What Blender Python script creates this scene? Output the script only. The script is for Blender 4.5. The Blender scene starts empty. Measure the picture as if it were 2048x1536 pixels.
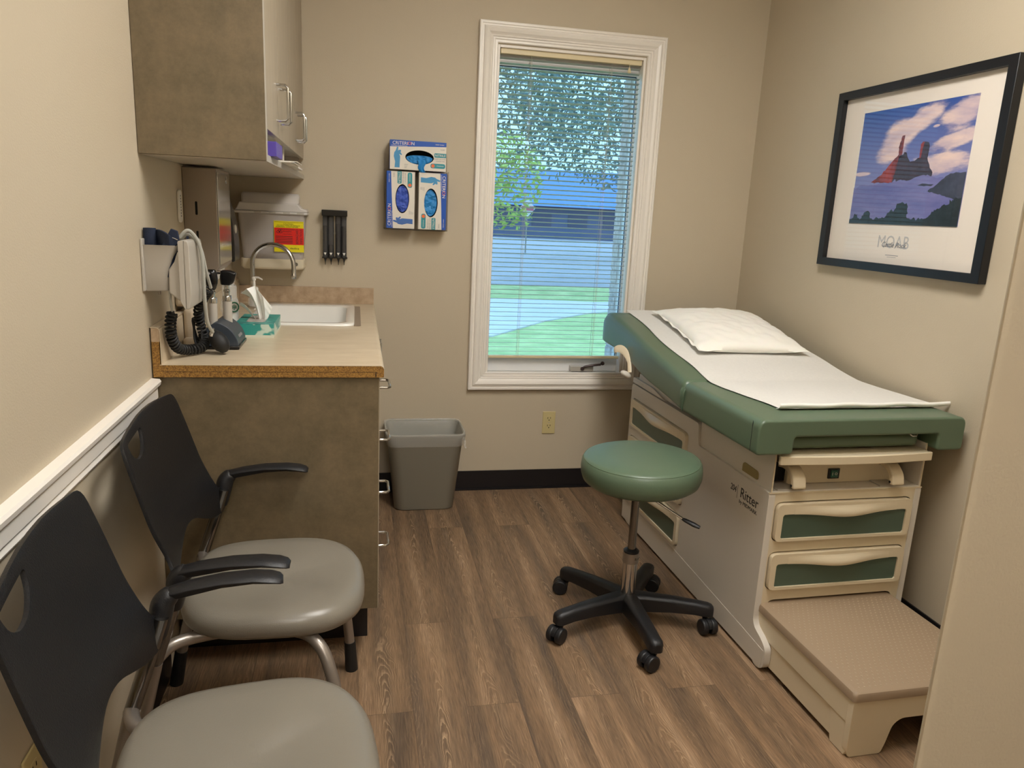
import bpy, bmesh, math, random
from mathutils import Vector, Matrix, noise
random.seed(7)
PI = math.pi
SC = bpy.context.scene
COL = SC.collection
XL, XR, ZC = -0.543, 1.898, 2.72

# ------------------------------------------------------------ materials
def srgb(r, g, b):
    f = lambda c: c/12.92 if c <= 0.04045 else ((c+0.055)/1.055)**2.4
    return (f(r/255), f(g/255), f(b/255), 1)
MATS = {}
def mat(name, col, rough=0.5, metal=0.0, bump=0.0, bscale=80, spec=0.5, var=0.0, vscale=6, var2=None, coat=0.0,
        trans=0.0, alpha=1.0, emit=None, estr=0, sss=0.0, sheen=0.0, vdetail=4, stretch=None, vpos=(0.35, 0.65)):
    if name in MATS: return MATS[name]
    m = bpy.data.materials.new(name); m.use_nodes = True
    nt = m.node_tree; b = nt.nodes['Principled BSDF']
    b.inputs['Base Color'].default_value = col
    b.inputs['Roughness'].default_value = rough
    b.inputs['Metallic'].default_value = metal
    b.inputs['Specular IOR Level'].default_value = spec
    b.inputs['Coat Weight'].default_value = coat
    b.inputs['Transmission Weight'].default_value = trans
    b.inputs['Alpha'].default_value = alpha
    b.inputs['Subsurface Weight'].default_value = sss
    if emit: b.inputs['Emission Color'].default_value = emit; b.inputs['Emission Strength'].default_value = estr
    tc = nt.nodes.new('ShaderNodeTexCoord')
    mp = nt.nodes.new('ShaderNodeMapping'); nt.links.new(tc.outputs['Object'], mp.inputs['Vector'])
    if stretch: mp.inputs['Scale'].default_value = stretch
    if var or var2:
        n = nt.nodes.new('ShaderNodeTexNoise'); n.inputs['Scale'].default_value = vscale; n.inputs['Detail'].default_value = vdetail
        n.inputs['Roughness'].default_value = 0.65
        nt.links.new(mp.outputs['Vector'], n.inputs['Vector'])
        r = nt.nodes.new('ShaderNodeValToRGB'); nt.links.new(n.outputs['Fac'], r.inputs['Fac'])
        c2 = var2 or tuple(min(1, c*(1+var)) for c in col[:3])+(1,)
        c1 = col if var2 else tuple(c*(1-var) for c in col[:3])+(1,)
        r.color_ramp.elements[0].color = c1; r.color_ramp.elements[1].color = c2
        r.color_ramp.elements[0].position = vpos[0]; r.color_ramp.elements[1].position = vpos[1]
        nt.links.new(r.outputs['Color'], b.inputs['Base Color'])
    if bump:
        n = nt.nodes.new('ShaderNodeTexNoise'); n.inputs['Scale'].default_value = bscale; n.inputs['Detail'].default_value = 3
        nt.links.new(mp.outputs['Vector'], n.inputs['Vector'])
        bp = nt.nodes.new('ShaderNodeBump'); bp.inputs['Strength'].default_value = bump; bp.inputs['Distance'].default_value = 0.002
        nt.links.new(n.outputs['Fac'], bp.inputs['Height']); nt.links.new(bp.outputs['Normal'], b.inputs['Normal'])
    MATS[name] = m
    return m
def glass_mat(name, tint=(1, 1, 1, 1), ior=1.45, rough=0.0):
    m = bpy.data.materials.new(name); m.use_nodes = True; nt = m.node_tree; nt.nodes.clear()
    o = nt.nodes.new('ShaderNodeOutputMaterial'); mx = nt.nodes.new('ShaderNodeMixShader')
    t = nt.nodes.new('ShaderNodeBsdfTransparent'); g = nt.nodes.new('ShaderNodeBsdfGlossy'); lw = nt.nodes.new('ShaderNodeLayerWeight'); lw.inputs['Blend'].default_value = 0.5
    t.inputs['Color'].default_value = tint; g.inputs['Roughness'].default_value = rough
    f0 = ((ior-1)/(ior+1))**2      # Schlick reflectance, the same from both faces of the sheet
    pw = nt.nodes.new('ShaderNodeMath'); pw.operation = 'POWER'; pw.inputs[1].default_value = 5; nt.links.new(lw.outputs['Facing'], pw.inputs[0])
    f = nt.nodes.new('ShaderNodeMath'); f.operation = 'MULTIPLY_ADD'; f.inputs[1].default_value = 1-f0; f.inputs[2].default_value = f0; nt.links.new(pw.outputs[0], f.inputs[0])
    nt.links.new(f.outputs[0], mx.inputs[0]); nt.links.new(t.outputs[0], mx.inputs[1]); nt.links.new(g.outputs[0], mx.inputs[2])
    nt.links.new(mx.outputs[0], o.inputs['Surface']); MATS[name] = m
    return m

M_wall = mat('wall_paint', srgb(197, 184, 161), 0.55, bump=0.25, bscale=260, spec=0.3)
M_ceil = mat('ceiling_paint', srgb(225, 220, 210), 0.8, bump=0.3, bscale=200)
M_trim = mat('trim_paint', srgb(240, 234, 225), 0.35, bump=0.05, bscale=60)
M_base = mat('black_vinyl_base', srgb(22, 19, 22), 0.4)
M_lam = mat('brown_mottled_laminate', srgb(88, 80, 60), 0.42, bump=0.05, bscale=300, var2=srgb(134, 116, 90), vscale=9, vdetail=14, vpos=(0.28, 0.74))
for n_ in M_lam.node_tree.nodes:
    if n_.type == 'TEX_NOISE' and n_.inputs['Scale'].default_value == 9: n_.inputs['Roughness'].default_value = 0.82
M_lamface = mat('taupe_laminate', srgb(168, 155, 134), 0.4, var=0.06, vscale=20, stretch=(1, 1, 0.15))
M_under = mat('white_melamine', srgb(205, 196, 182), 0.35)
M_ctop = mat('beige_counter_laminate', srgb(196, 178, 150), 0.32, var2=srgb(212, 196, 170), vscale=14, vdetail=10, spec=0.5, stretch=(0.6, 2.4, 1), vpos=(0.32, 0.68))
M_splash = mat('tan_splash_laminate', srgb(162, 138, 110), 0.35, var2=srgb(194, 170, 142), vscale=34, vdetail=12, vpos=(0.3, 0.7))
M_core = mat('particle_board', srgb(104, 70, 30), 0.8, bump=0.5, bscale=700, var2=srgb(176, 132, 62), vscale=260, vdetail=6, vpos=(0.35, 0.62))
M_green = mat('green_vinyl', srgb(90, 109, 88), 0.34, bump=0.12, bscale=420, spec=0.55)
M_greenstitch = mat('green_thread', srgb(96, 116, 92), 0.5)
M_inset = mat('dark_green_panel', srgb(78, 96, 82), 0.3)
M_cream = mat('cream_plastic', srgb(222, 208, 180), 0.38, bump=0.05, bscale=500)
M_body = mat('warm_grey_enamel', srgb(214, 207, 196), 0.34, bump=0.04, bscale=600)
M_tread = mat('tan_rubber_tread', srgb(158, 137, 113), 0.55)
M_paper = mat('exam_paper', srgb(222, 220, 215), 0.75, bump=0.55, bscale=150, var=0.02, vscale=90)
M_pillow = mat('white_pillow_cover', srgb(245, 243, 236), 0.7, bump=0.2, bscale=30, sss=0.05)
M_black = mat('black_plastic', srgb(24, 24, 27), 0.42, bump=0.25, bscale=500)
M_blackback = mat('black_textured_shell', srgb(17, 18, 22), 0.46, bump=0.5, bscale=380)
M_blackgl = mat('gloss_black', srgb(14, 14, 16), 0.22)
M_rubber = mat('black_rubber', srgb(20, 20, 20), 0.6)
M_seat = mat('grey_vinyl', srgb(128, 122, 111), 0.3, bump=0.14, bscale=420, spec=0.55)
M_chrome = mat('chrome', srgb(200, 200, 200), 0.12, metal=1)
M_dkchrome = mat('dark_chrome_tube', srgb(128, 126, 124), 0.22, metal=1)
M_silver = mat('silver_paint', srgb(158, 150, 142), 0.34, metal=0.7)
M_steel = mat('brushed_steel', srgb(158, 146, 134), 0.34, metal=0.55, bump=0.1, bscale=90, stretch=(1, 1, 20))
M_steelfr = mat('polished_steel', srgb(190, 186, 180), 0.16, metal=0.9)
M_white = mat('white_plastic', srgb(232, 228, 220), 0.35)
M_sink = mat('white_enamel', srgb(238, 236, 230), 0.12, coat=0.5)
M_ivory = mat('ivory_plastic', srgb(206, 190, 138), 0.35)
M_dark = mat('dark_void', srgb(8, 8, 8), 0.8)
M_bin = mat('grey_bin_plastic', srgb(156, 154, 142), 0.45, bump=0.1, bscale=90)
M_liner = mat('translucent_bin_liner', srgb(214, 212, 206), 0.18, alpha=0.34, spec=0.8, bump=1.0, bscale=55)
M_blue = mat('carton_blue', srgb(22, 84, 182), 0.4)
M_cbox = mat('carton_white', srgb(228, 222, 210), 0.4)
M_teal = mat('carton_teal', srgb(44, 146, 158), 0.4)
M_orange = mat('print_orange', srgb(236, 116, 62), 0.4)
M_gblue = mat('nitrile_glove_blue', srgb(44, 138, 206), 0.5, bump=0.5, bscale=60)
M_gviol = mat('nitrile_glove_violet', srgb(64, 92, 190), 0.5, bump=0.5, bscale=60)
M_gprint = mat('printed_glove_blue', srgb(70, 150, 200), 0.45)
M_gprintd = mat('printed_glove_dark', srgb(66, 110, 180), 0.45)
M_ink = mat('black_ink', srgb(34, 32, 34), 0.6)
M_inkg = mat('grey_ink', srgb(150, 148, 148), 0.6)
M_label_y = mat('label_yellow', srgb(238, 222, 20), 0.4)
M_label_r = mat('label_red', srgb(226, 34, 22), 0.4)
M_slat = mat('blind_slat', srgb(184, 184, 178), 0.35)
M_rail = mat('blind_rail', srgb(222, 208, 170), 0.4)
M_cord = mat('blind_cord', srgb(200, 194, 178), 0.7)
M_navy = mat('navy_cuff', srgb(24, 36, 60), 0.8, bump=0.4, bscale=400)
M_hose = mat('grey_hose', srgb(176, 176, 168), 0.4)
M_tissue = mat('white_tissue', srgb(246, 244, 238), 0.85, sss=0.1)
M_purple = mat('purple_carton', srgb(92, 74, 170), 0.4)
M_slate = mat('slate_plastic', srgb(52, 60, 70), 0.4, bump=0.1, bscale=300)
M_ltgrey = mat('light_grey_plastic', srgb(182, 176, 166), 0.35)
M_beige = mat('beige_plastic', srgb(196, 180, 156), 0.4)
M_frame = mat('black_picture_frame', srgb(14, 17, 24), 0.35)
M_mat = mat('poster_paper', srgb(236, 226, 214), 0.6)
M_glass = glass_mat('window_glass')
M_picglass = glass_mat('picture_glass', ior=1.22)
M_acryl = glass_mat('clear_acrylic', ior=1.35)
M_clear = mat('clear_plastic', srgb(235, 235, 232), 0.15, alpha=0.32, spec=0.6)
M_frost = mat('frosted_plastic', srgb(216, 208, 202), 0.4, alpha=0.62)
M_frostlid = mat('frosted_lid', srgb(224, 218, 212), 0.4, alpha=0.85)

def floor_mat():
    m = bpy.data.materials.new('wood_plank_floor'); m.use_nodes = True; nt = m.node_tree; N = nt.nodes; L = nt.links
    b = N['Principled BSDF']
    tc = N.new('ShaderNodeTexCoord')
    sep = N.new('ShaderNodeSeparateXYZ'); L.new(tc.outputs['Object'], sep.inputs[0])
    # brick texture: planks run along Y
    cmb = N.new('ShaderNodeCombineXYZ'); L.new(sep.outputs['Y'], cmb.inputs['X']); L.new(sep.outputs['X'], cmb.inputs['Y'])
    br = N.new('ShaderNodeTexBrick'); L.new(cmb.outputs[0], br.inputs['Vector'])
    br.offset = 0.37; br.inputs['Scale'].default_value = 1.0
    br.inputs['Brick Width'].default_value = 1.22; br.inputs['Row Height'].default_value = 0.152
    br.inputs['Mortar Size'].default_value = 0.0008; br.inputs['Mortar Smooth'].default_value = 0.2
    br.inputs['Color1'].default_value = (0, 0, 0, 1); br.inputs['Color2'].default_value = (1, 1, 1, 1); br.inputs['Mortar'].default_value = (0.5, 0.5, 0.5, 1)
    # per plank random offset
    off = N.new('ShaderNodeVectorMath'); off.operation = 'MULTIPLY_ADD'
    L.new(br.outputs['Color'], off.inputs[0]); off.inputs[1].default_value = (3.1, 7.7, 0); L.new(tc.outputs['Object'], off.inputs[2])
    # coarse tone along plank
    mp = N.new('ShaderNodeMapping'); mp.inputs['Scale'].default_value = (8, 0.55, 1); L.new(off.outputs[0], mp.inputs['Vector'])
    n1 = N.new('ShaderNodeTexNoise'); n1.inputs['Scale'].default_value = 1.6; n1.inputs['Detail'].default_value = 6; L.new(mp.outputs[0], n1.inputs['Vector'])
    r1 = N.new('ShaderNodeValToRGB'); L.new(n1.outputs['Fac'], r1.inputs['Fac'])
    e = r1.color_ramp.elements
    e[0].position = 0.26; e[0].color = srgb(86, 74, 64)
    e[1].position = 0.72; e[1].color = srgb(160, 132, 105)
    x = e.new(0.45); x.color = srgb(115, 93, 72)
    x = e.new(0.58); x.color = srgb(135, 108, 82)
    # cathedral grain: stacked arches down the middle of each plank, straight grain beside them
    def mth(op, a, b_=None, c=None):
        n = N.new('ShaderNodeMath'); n.operation = op
        for k, x in enumerate((a, b_, c)):
            if x is None: continue
            if isinstance(x, (int, float)): n.inputs[k].default_value = x
            else: L.new(x, n.inputs[k])
        return n.outputs[0]
    so_ = N.new('ShaderNodeSeparateXYZ'); L.new(off.outputs[0], so_.inputs[0])
    wn = N.new('ShaderNodeTexNoise'); wn.inputs['Scale'].default_value = 2.2; wn.inputs['Detail'].default_value = 3
    mw = N.new('ShaderNodeMapping'); mw.inputs['Scale'].default_value = (2.0, 1.0, 1); L.new(off.outputs[0], mw.inputs['Vector']); L.new(mw.outputs[0], wn.inputs['Vector'])
    wob = mth('SUBTRACT', wn.outputs['Fac'], 0.5)
    row = mth('FRACT', mth('DIVIDE', sep.outputs['X'], 0.152))
    fx = mth('ADD', mth('SUBTRACT', row, 0.5), mth('MULTIPLY', wob, 0.9))
    hn_ = N.new('ShaderNodeTexNoise'); hn_.inputs['Scale'].default_value = 38; hn_.inputs['Detail'].default_value = 2; L.new(mw.outputs[0], hn_.inputs['Vector'])
    val = mth('ADD', mth('MULTIPLY_ADD', so_.outputs['Y'], 17.0, mth('MULTIPLY', mth('MULTIPLY', fx, fx), 150.0)), mth('ADD', mth('MULTIPLY', wob, 9.0), mth('MULTIPLY', hn_.outputs['Fac'], 0.9)))
    arch = mth('FRACT', val)
    r2 = N.new('ShaderNodeValToRGB'); L.new(arch, r2.inputs['Fac'])
    e = r2.color_ramp.elements; e[0].position = 0.0; e[0].color = (1, 1, 1, 1); e[1].position = 0.42; e[1].color = (0, 0, 0, 1)
    strt = mth('FRACT', mth('ADD', mth('MULTIPLY', fx, 15.0), mth('MULTIPLY', hn_.outputs['Fac'], 1.4)))
    r3 = N.new('ShaderNodeMapRange'); L.new(strt, r3.inputs[0]); r3.inputs[1].default_value = 0.3; r3.inputs[2].default_value = 0.0; r3.inputs[3].default_value = 0.0; r3.inputs[4].default_value = 0.35
    bandm = N.new('ShaderNodeMapRange'); bandm.interpolation_type = 'SMOOTHSTEP'; L.new(mth('ABSOLUTE', fx), bandm.inputs[0]); bandm.inputs[1].default_value = 0.30; bandm.inputs[2].default_value = 0.17; bandm.inputs[3].default_value = 0; bandm.inputs[4].default_value = 1
    gmix = N.new('ShaderNodeMix'); gmix.data_type = 'RGBA'; L.new(bandm.outputs[0], gmix.inputs[0]); L.new(r3.outputs[0], gmix.inputs[6]); L.new(r2.outputs['Color'], gmix.inputs[7])
    # fine fibres
    mp3 = N.new('ShaderNodeMapping'); mp3.inputs['Scale'].default_value = (210, 9, 1); L.new(off.outputs[0], mp3.inputs['Vector'])
    n3 = N.new('ShaderNodeTexNoise'); n3.inputs['Scale'].default_value = 1.6; n3.inputs['Detail'].default_value = 3; L.new(mp3.outputs[0], n3.inputs['Vector'])
    n4 = N.new('ShaderNodeTexNoise'); n4.inputs['Scale'].default_value = 3.0; n4.inputs['Detail'].default_value = 3; L.new(mp.outputs[0], n4.inputs['Vector'])
    mask = N.new('ShaderNodeMapRange'); L.new(n4.outputs['Fac'], mask.inputs[0]); mask.inputs[1].default_value = 0.36; mask.inputs[2].default_value = 0.60
    gm = N.new('ShaderNodeMath'); gm.operation = 'MULTIPLY'; L.new(gmix.outputs[2], gm.inputs[0]); L.new(mask.outputs[0], gm.inputs[1])
    gm2 = N.new('ShaderNodeMath'); gm2.operation = 'MULTIPLY'; L.new(gm.outputs[0], gm2.inputs[0]); gm2.inputs[1].default_value = 0.62
    mx = N.new('ShaderNodeMix'); mx.data_type = 'RGBA'; L.new(gm2.outputs[0], mx.inputs[0]); L.new(r1.outputs['Color'], mx.inputs[6]); mx.inputs[7].default_value = srgb(196, 166, 132)
    fib = N.new('ShaderNodeMapRange'); L.new(n3.outputs['Fac'], fib.inputs[0]); fib.inputs[1].default_value = 0.25; fib.inputs[2].default_value = 0.75; fib.inputs[3].default_value = 0.62; fib.inputs[4].default_value = 1.38
    mx2 = N.new('ShaderNodeVectorMath'); mx2.operation = 'SCALE'; L.new(mx.outputs[2], mx2.inputs[0]); L.new(fib.outputs[0], mx2.inputs['Scale'])
    # per plank tone
    sp = N.new('ShaderNodeSeparateColor'); L.new(br.outputs['Color'], sp.inputs[0])
    pt = N.new('ShaderNodeMapRange'); L.new(sp.outputs[0], pt.inputs[0]); pt.inputs[3].default_value = 0.88; pt.inputs[4].default_value = 1.1
    mx3 = N.new('ShaderNodeVectorMath'); mx3.operation = 'SCALE'; L.new(mx2.outputs[0], mx3.inputs[0]); L.new(pt.outputs[0], mx3.inputs['Scale'])
    # seams
    sm = N.new('ShaderNodeMapRange'); L.new(br.outputs['Fac'], sm.inputs[0]); sm.inputs[3].default_value = 1.0; sm.inputs[4].default_value = 0.55
    mx4 = N.new('ShaderNodeVectorMath'); mx4.operation = 'SCALE'; L.new(mx3.outputs[0], mx4.inputs[0]); L.new(sm.outputs[0], mx4.inputs['Scale'])
    L.new(mx4.outputs[0], b.inputs['Base Color'])
    b.inputs['Roughness'].default_value = 0.46; b.inputs['Specular IOR Level'].default_value = 0.4
    bp = N.new('ShaderNodeBump'); bp.inputs['Strength'].default_value = 0.25; bp.inputs['Distance'].default_value = 0.0015
    L.new(n3.outputs['Fac'], bp.inputs['Height']); L.new(bp.outputs[0], b.inputs['Normal'])
    return m
M_floor = floor_mat()

# ------------------------------------------------------------ mesh helpers
def rounded(pts, r, n=4):
    """round the corners of a closed 2d polygon"""
    out = []
    k = len(pts)
    for i in range(k):
        rr = r[i] if isinstance(r, (list, tuple)) else r
        p0, p1, p2 = Vector(pts[i-1]), Vector(pts[i]), Vector(pts[(i+1) % k])
        a, b = (p0-p1), (p2-p1)
        if rr <= 1e-6: out.append(tuple(p1)); continue
        d = min(rr, a.length*0.48, b.length*0.48)
        A, Bq = p1+a.normalized()*d, p1+b.normalized()*d
        for j in range(n+1):
            t = j/n
            out.append(tuple(A*(1-t)**2+p1*2*t*(1-t)+Bq*t*t))
    return out
def rect(x0, x1, y0, y1): return [(x0, y0), (x1, y0), (x1, y1), (x0, y1)]
def ellipse(cx, cy, rx, ry, n=32): return [(cx+rx*math.cos(2*PI*i/n), cy+ry*math.sin(2*PI*i/n)) for i in range(n)]
def frame_m(o, x, y, z):
    m = Matrix.Identity(4)
    for i, v in enumerate((x, y, z)):
        for j in range(3): m[j][i] = v[j]
    for j in range(3): m[j][3] = o[j]
    return m
class B:
    def __init__(s, M=None): s.bm = bmesh.new(); s.M = M or Matrix.Identity(4)
    def v(s, co): return s.bm.verts.new(s.M @ Vector(co))
    def box(s, x0, x1, y0, y1, z0, z1):
        vs = [s.v((x, y, z)) for z in (z0, z1) for x, y in ((x0, y0), (x1, y0), (x1, y1), (x0, y1))]
        for f in ((3, 2, 1, 0), (4, 5, 6, 7), (0, 1, 5, 4), (1, 2, 6, 5), (2, 3, 7, 6), (3, 0, 4, 7)):
            s.bm.faces.new([vs[i] for i in f])
        return s
    def prism(s, poly, a0, a1, axis='z', holes=()):
        """polygon extruded: axis z -> (x,y), axis y -> (x,z), axis x -> (y,z)"""
        f = {'z': lambda p, a: (p[0], p[1], a), 'y': lambda p, a: (p[0], a, p[1]), 'x': lambda p, a: (a, p[0], p[1])}[axis]
        if holes:
            edges = []
            allv = []
            for lp in [poly]+list(holes):
                vs = [s.v(f(p, a0)) for p in lp]
                es = [s.bm.edges.new((vs[i-1], vs[i])) for i in range(len(vs))]
                edges += es; allv.append(vs)
            r = bmesh.ops.triangle_fill(s.bm, use_beauty=True, edges=edges)
            faces = [g for g in r['geom'] if isinstance(g, bmesh.types.BMFace)]
            ext = bmesh.ops.extrude_face_region(s.bm, geom=faces, use_keep_orig=True)
            d = s.M.to_3x3() @ (Vector(f((0, 0), a1))-Vector(f((0, 0), a0)))
            bmesh.ops.translate(s.bm, verts=[g for g in ext['geom'] if isinstance(g, bmesh.types.BMVert)], vec=d)
            return s
        lo = [s.v(f(p, a0)) for p in poly]; hi = [s.v(f(p, a1)) for p in poly]
        s.bm.faces.new(lo[::-1]); s.bm.faces.new(hi)
        n = len(poly)
        for i in range(n): s.bm.faces.new((lo[i], lo[(i+1) % n], hi[(i+1) % n], hi[i]))
        return s
    def loft(s, rings, cap=True, closed=True):
        vr = [[s.v(c) for c in r] for r in rings]
        n = len(rings[0])
        for a, b in zip(vr[:-1], vr[1:]):
            for i in range(n if closed else n-1): s.bm.faces.new((a[i], a[(i+1) % n], b[(i+1) % n], b[i]))
        if cap and closed: s.bm.faces.new(vr[0][::-1]); s.bm.faces.new(vr[-1])
        return s
    def tube(s, path, r, n=10, cap=True, flat=None):
        path = [Vector(p) for p in path]
        k = len(path); rad = r if isinstance(r, (list, tuple)) else [r]*k
        rings = []; prev = None
        for i, p in enumerate(path):
            t = (path[min(i+1, k-1)]-path[max(i-1, 0)]).normalized()
            if prev is None:
                up = Vector((0, 0, 1)) if abs(t.z) < 0.9 else Vector((1, 0, 0))
                u = t.cross(up).normalized()
            else: u = (prev-t*prev.dot(t)).normalized()
            w = t.cross(u); prev = u
            fx, fy = flat or (1, 1)
            rings.append([p+(u*math.cos(2*PI*j/n)*fx+w*math.sin(2*PI*j/n)*fy)*rad[i] for j in range(n)])
        return s.loft(rings, cap)
    def cyl(s, p0, p1, r0, r1=None, n=24): return s.tube([p0, p1], [r0, r0 if r1 is None else r1], n)
    def lathe(s, prof, c=(0, 0, 0), n=32, cap=True):
        rings = [[(c[0]+r*math.cos(2*PI*j/n), c[1]+r*math.sin(2*PI*j/n), c[2]+z) for j in range(n)] for r, z in prof]
        return s.loft(rings, cap)
    def ball(s, c, rx, ry=None, rz=None, nu=20, nv=12):
        ry = ry or rx; rz = rz or rx
        rings = [[(c[0]+rx*math.sin(a)*math.cos(2*PI*j/nu), c[1]+ry*math.sin(a)*math.sin(2*PI*j/nu), c[2]-rz*math.cos(a)) for j in range(nu)]
                 for a in [PI*(0.02+0.96*i/nv) for i in range(nv+1)]]
        return s.loft(rings, True)
    def sheet(s, fn, nu, nv, th=None):
        """surface fn(u,v) on [0,1]^2, optional thickness along local normal"""
        g = [[Vector(fn(i/nu, j/nv)) for j in range(nv+1)] for i in range(nu+1)]
        top = [[s.v(c) for c in row] for row in g]
        for i in range(nu):
            for j in range(nv): s.bm.faces.new((top[i][j], top[i+1][j], top[i+1][j+1], top[i][j+1]))
        if th:
            def nrm(i, j):
                a = g[min(i+1, nu)][j]-g[max(i-1, 0)][j]; b = g[i][min(j+1, nv)]-g[i][max(j-1, 0)]
                return a.cross(b).normalized()
            bot = [[s.v(g[i][j]-nrm(i, j)*th) for j in range(nv+1)] for i in range(nu+1)]
            for i in range(nu):
                for j in range(nv): s.bm.faces.new((bot[i][j+1], bot[i+1][j+1], bot[i+1][j], bot[i][j]))
            for i in range(nu):
                s.bm.faces.new((top[i][0], bot[i][0], bot[i+1][0], top[i+1][0])); s.bm.faces.new((top[i+1][nv], bot[i+1][nv], bot[i][nv], top[i][nv]))
            for j in range(nv):
                s.bm.faces.new((top[0][j+1], bot[0][j+1], bot[0][j], top[0][j])); s.bm.faces.new((top[nu][j], bot[nu][j], bot[nu][j+1], top[nu][j+1]))
        return s
def helix(path, R, pitch, seg=12, taper=0):
    """helical path that follows a polyline"""
    pts = [Vector(p) for p in path]
    L = [0]
    for a, b in zip(pts[:-1], pts[1:]): L.append(L[-1]+(b-a).length)
    tot = L[-1]; n = int(tot/pitch*seg)
    out = []; u = None
    for i in range(n+1):
        d = tot*i/n
        k = max(j for j in range(len(L)) if L[j] <= d+1e-9); k = min(k, len(pts)-2)
        t = (d-L[k])/(L[k+1]-L[k]); p = pts[k].lerp(pts[k+1], t)
        tg = (pts[k+1]-pts[k]).normalized()
        if u is None: u = tg.cross(Vector((0.3, 0.9, 0.2))).normalized()
        u = (u-tg*u.dot(tg)).normalized(); w = tg.cross(u)
        a = 2*PI*i/seg
        out.append(p+(u*math.cos(a)+w*math.sin(a))*R)
    return out
def smooth_path(pts, n=6):
    P = [Vector(p) for p in pts]; out = []
    for i in range(len(P)-1):
        p0, p1, p2, p3 = P[max(i-1, 0)], P[i], P[i+1], P[min(i+2, len(P)-1)]
        for j in range(n):
            t = j/n
            out.append(0.5*((2*p1)+(p2-p0)*t+(2*p0-5*p1+4*p2-p3)*t*t+(-p0+3*p1-3*p2+p3)*t**3))
    out.append(P[-1]); return out

INV = {}
def obj(name, b, m, parent=None, bev=0, seg=2, sub=0, ang=35, smooth=True, hn=False):
    bm = b.bm
    if parent is not None:
        bmesh.ops.transform(bm, matrix=INV[parent.name], verts=bm.verts)
    bmesh.ops.recalc_face_normals(bm, faces=bm.faces)
    me = bpy.data.meshes.new(name); bm.to_mesh(me); bm.free()
    if smooth:
        me.shade_smooth()
        if not sub: me.set_sharp_from_angle(angle=math.radians(ang))
    o = bpy.data.objects.new(name, me); COL.objects.link(o)
    me.materials.append(m)
    if parent is not None: o.parent = parent; INV[o.name] = INV[parent.name]
    else: INV[o.name] = Matrix.Identity(4)
    if bev:
        md = o.modifiers.new('bevel', 'BEVEL'); md.width = bev; md.segments = seg; md.limit_method = 'ANGLE'; md.angle_limit = math.radians(40); md.harden_normals = hn
    if sub:
        md = o.modifiers.new('subdivision', 'SUBSURF'); md.levels = sub; md.render_levels = sub
    return o
def tag(o, label, cat, group=None, kind=None):
    o['label'] = label; o['category'] = cat
    if group: o['group'] = group
    if kind: o['kind'] = kind
    return o
def thing(name, label, cat, loc=(0, 0, 0), rotz=0, group=None):
    o = bpy.data.objects.new(name, None); COL.objects.link(o); o.empty_display_size = 0.05
    o.location = loc; o.rotation_euler = (0, 0, rotz)
    INV[o.name] = (Matrix.Translation(loc) @ Matrix.Rotation(rotz, 4, 'Z')).inverted()
    return tag(o, label, cat, group)
def struct(name, b, m, parent=None, **k):
    o = obj(name, b, m, parent, **k)
    if parent is None: o['kind'] = 'structure'
    return o
def text_b(b, s, size, M, ext=0.0004, sx=1.0, align='CENTER', shear=0):
    """lettering from the built-in font, laid in the xy plane of M"""
    cu = bpy.data.curves.new('lettering', 'FONT'); cu.body = s; cu.size = size; cu.extrude = ext; cu.align_x = align; cu.align_y = 'CENTER'; cu.shear = shear
    cu.resolution_u = 3
    o = bpy.data.objects.new('lettering', cu); COL.objects.link(o)
    dg = bpy.context.evaluated_depsgraph_get(); me = bpy.data.meshes.new_from_object(o.evaluated_get(dg))
    t = bmesh.new(); t.from_mesh(me); bmesh.ops.transform(t, matrix=M @ Matrix.Diagonal((sx, 1, 1, 1)), verts=t.verts); t.to_mesh(me); t.free()
    b.bm.from_mesh(me)
    bpy.data.objects.remove(o); bpy.data.curves.remove(cu); bpy.data.meshes.remove(me)
    return b

# ------------------------------------------------------------ camera
yaw, pit, rol = 0.20956014, 0.22630286, 0.04761643
f = Vector((math.sin(yaw)*math.cos(pit), math.cos(yaw)*math.cos(pit), -math.sin(pit)))
r = Vector((math.cos(yaw), -math.sin(yaw), 0)); u = r.cross(f)
r2 = r*math.cos(rol)+u*math.sin(rol); u2 = -r*math.sin(rol)+u*math.cos(rol)
cd = bpy.data.cameras.new('camera'); cam = bpy.data.objects.new('camera', cd); COL.objects.link(cam)
cam.matrix_world = frame_m((0, -3.49805, 1.37), r2, u2, -f)
cd.sensor_width = 36; cd.lens = 36*1488.07/2048; cd.clip_start = 0.05; cd.clip_end = 400
SC.camera = cam

# ------------------------------------------------------------ room shell
YR = -4.7
struct('floor', B().box(XL-0.15, XR+0.15, YR-0.15, 0.12, -0.1, 0), M_floor)
struct('ceiling', B().box(XL-0.15, XR+0.15, YR-0.15, 0.12, ZC, ZC+0.1), M_ceil)
struct('wall_left', B().box(XL-0.12, XL, YR, 0, 0, ZC), M_wall)
struct('wall_right', B().box(XR, XR+0.12, YR, 0, 0, ZC), M_wall)
struct('wall_rear', B().box(XL-0.12, XR+0.12, YR-0.12, YR, 0, ZC), M_wall)
WX0, WX1, WZ0, WZ1 = 0.607, 1.306, 0.575, 2.094
bw = B()
bw.box(XL-0.12, WX0, 0, 0.12, 0, ZC).box(WX1, XR+0.12, 0, 0.12, 0, ZC).box(WX0, WX1, 0, 0.12, 0, WZ0).box(WX0, WX1, 0, 0.12, WZ1, ZC)
struct('wall_back', bw, M_wall)
# painted wall end near the doorway, with a rounded corner bead
pts = rounded([(0.62, -2.88), (1.898, -2.88), (1.898, -2.74), (0.76, -2.74)], [0.016, 0, 0, 0.01], 6)
struct('wall_near', B().prism(pts, 0, ZC), M_wall)
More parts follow.
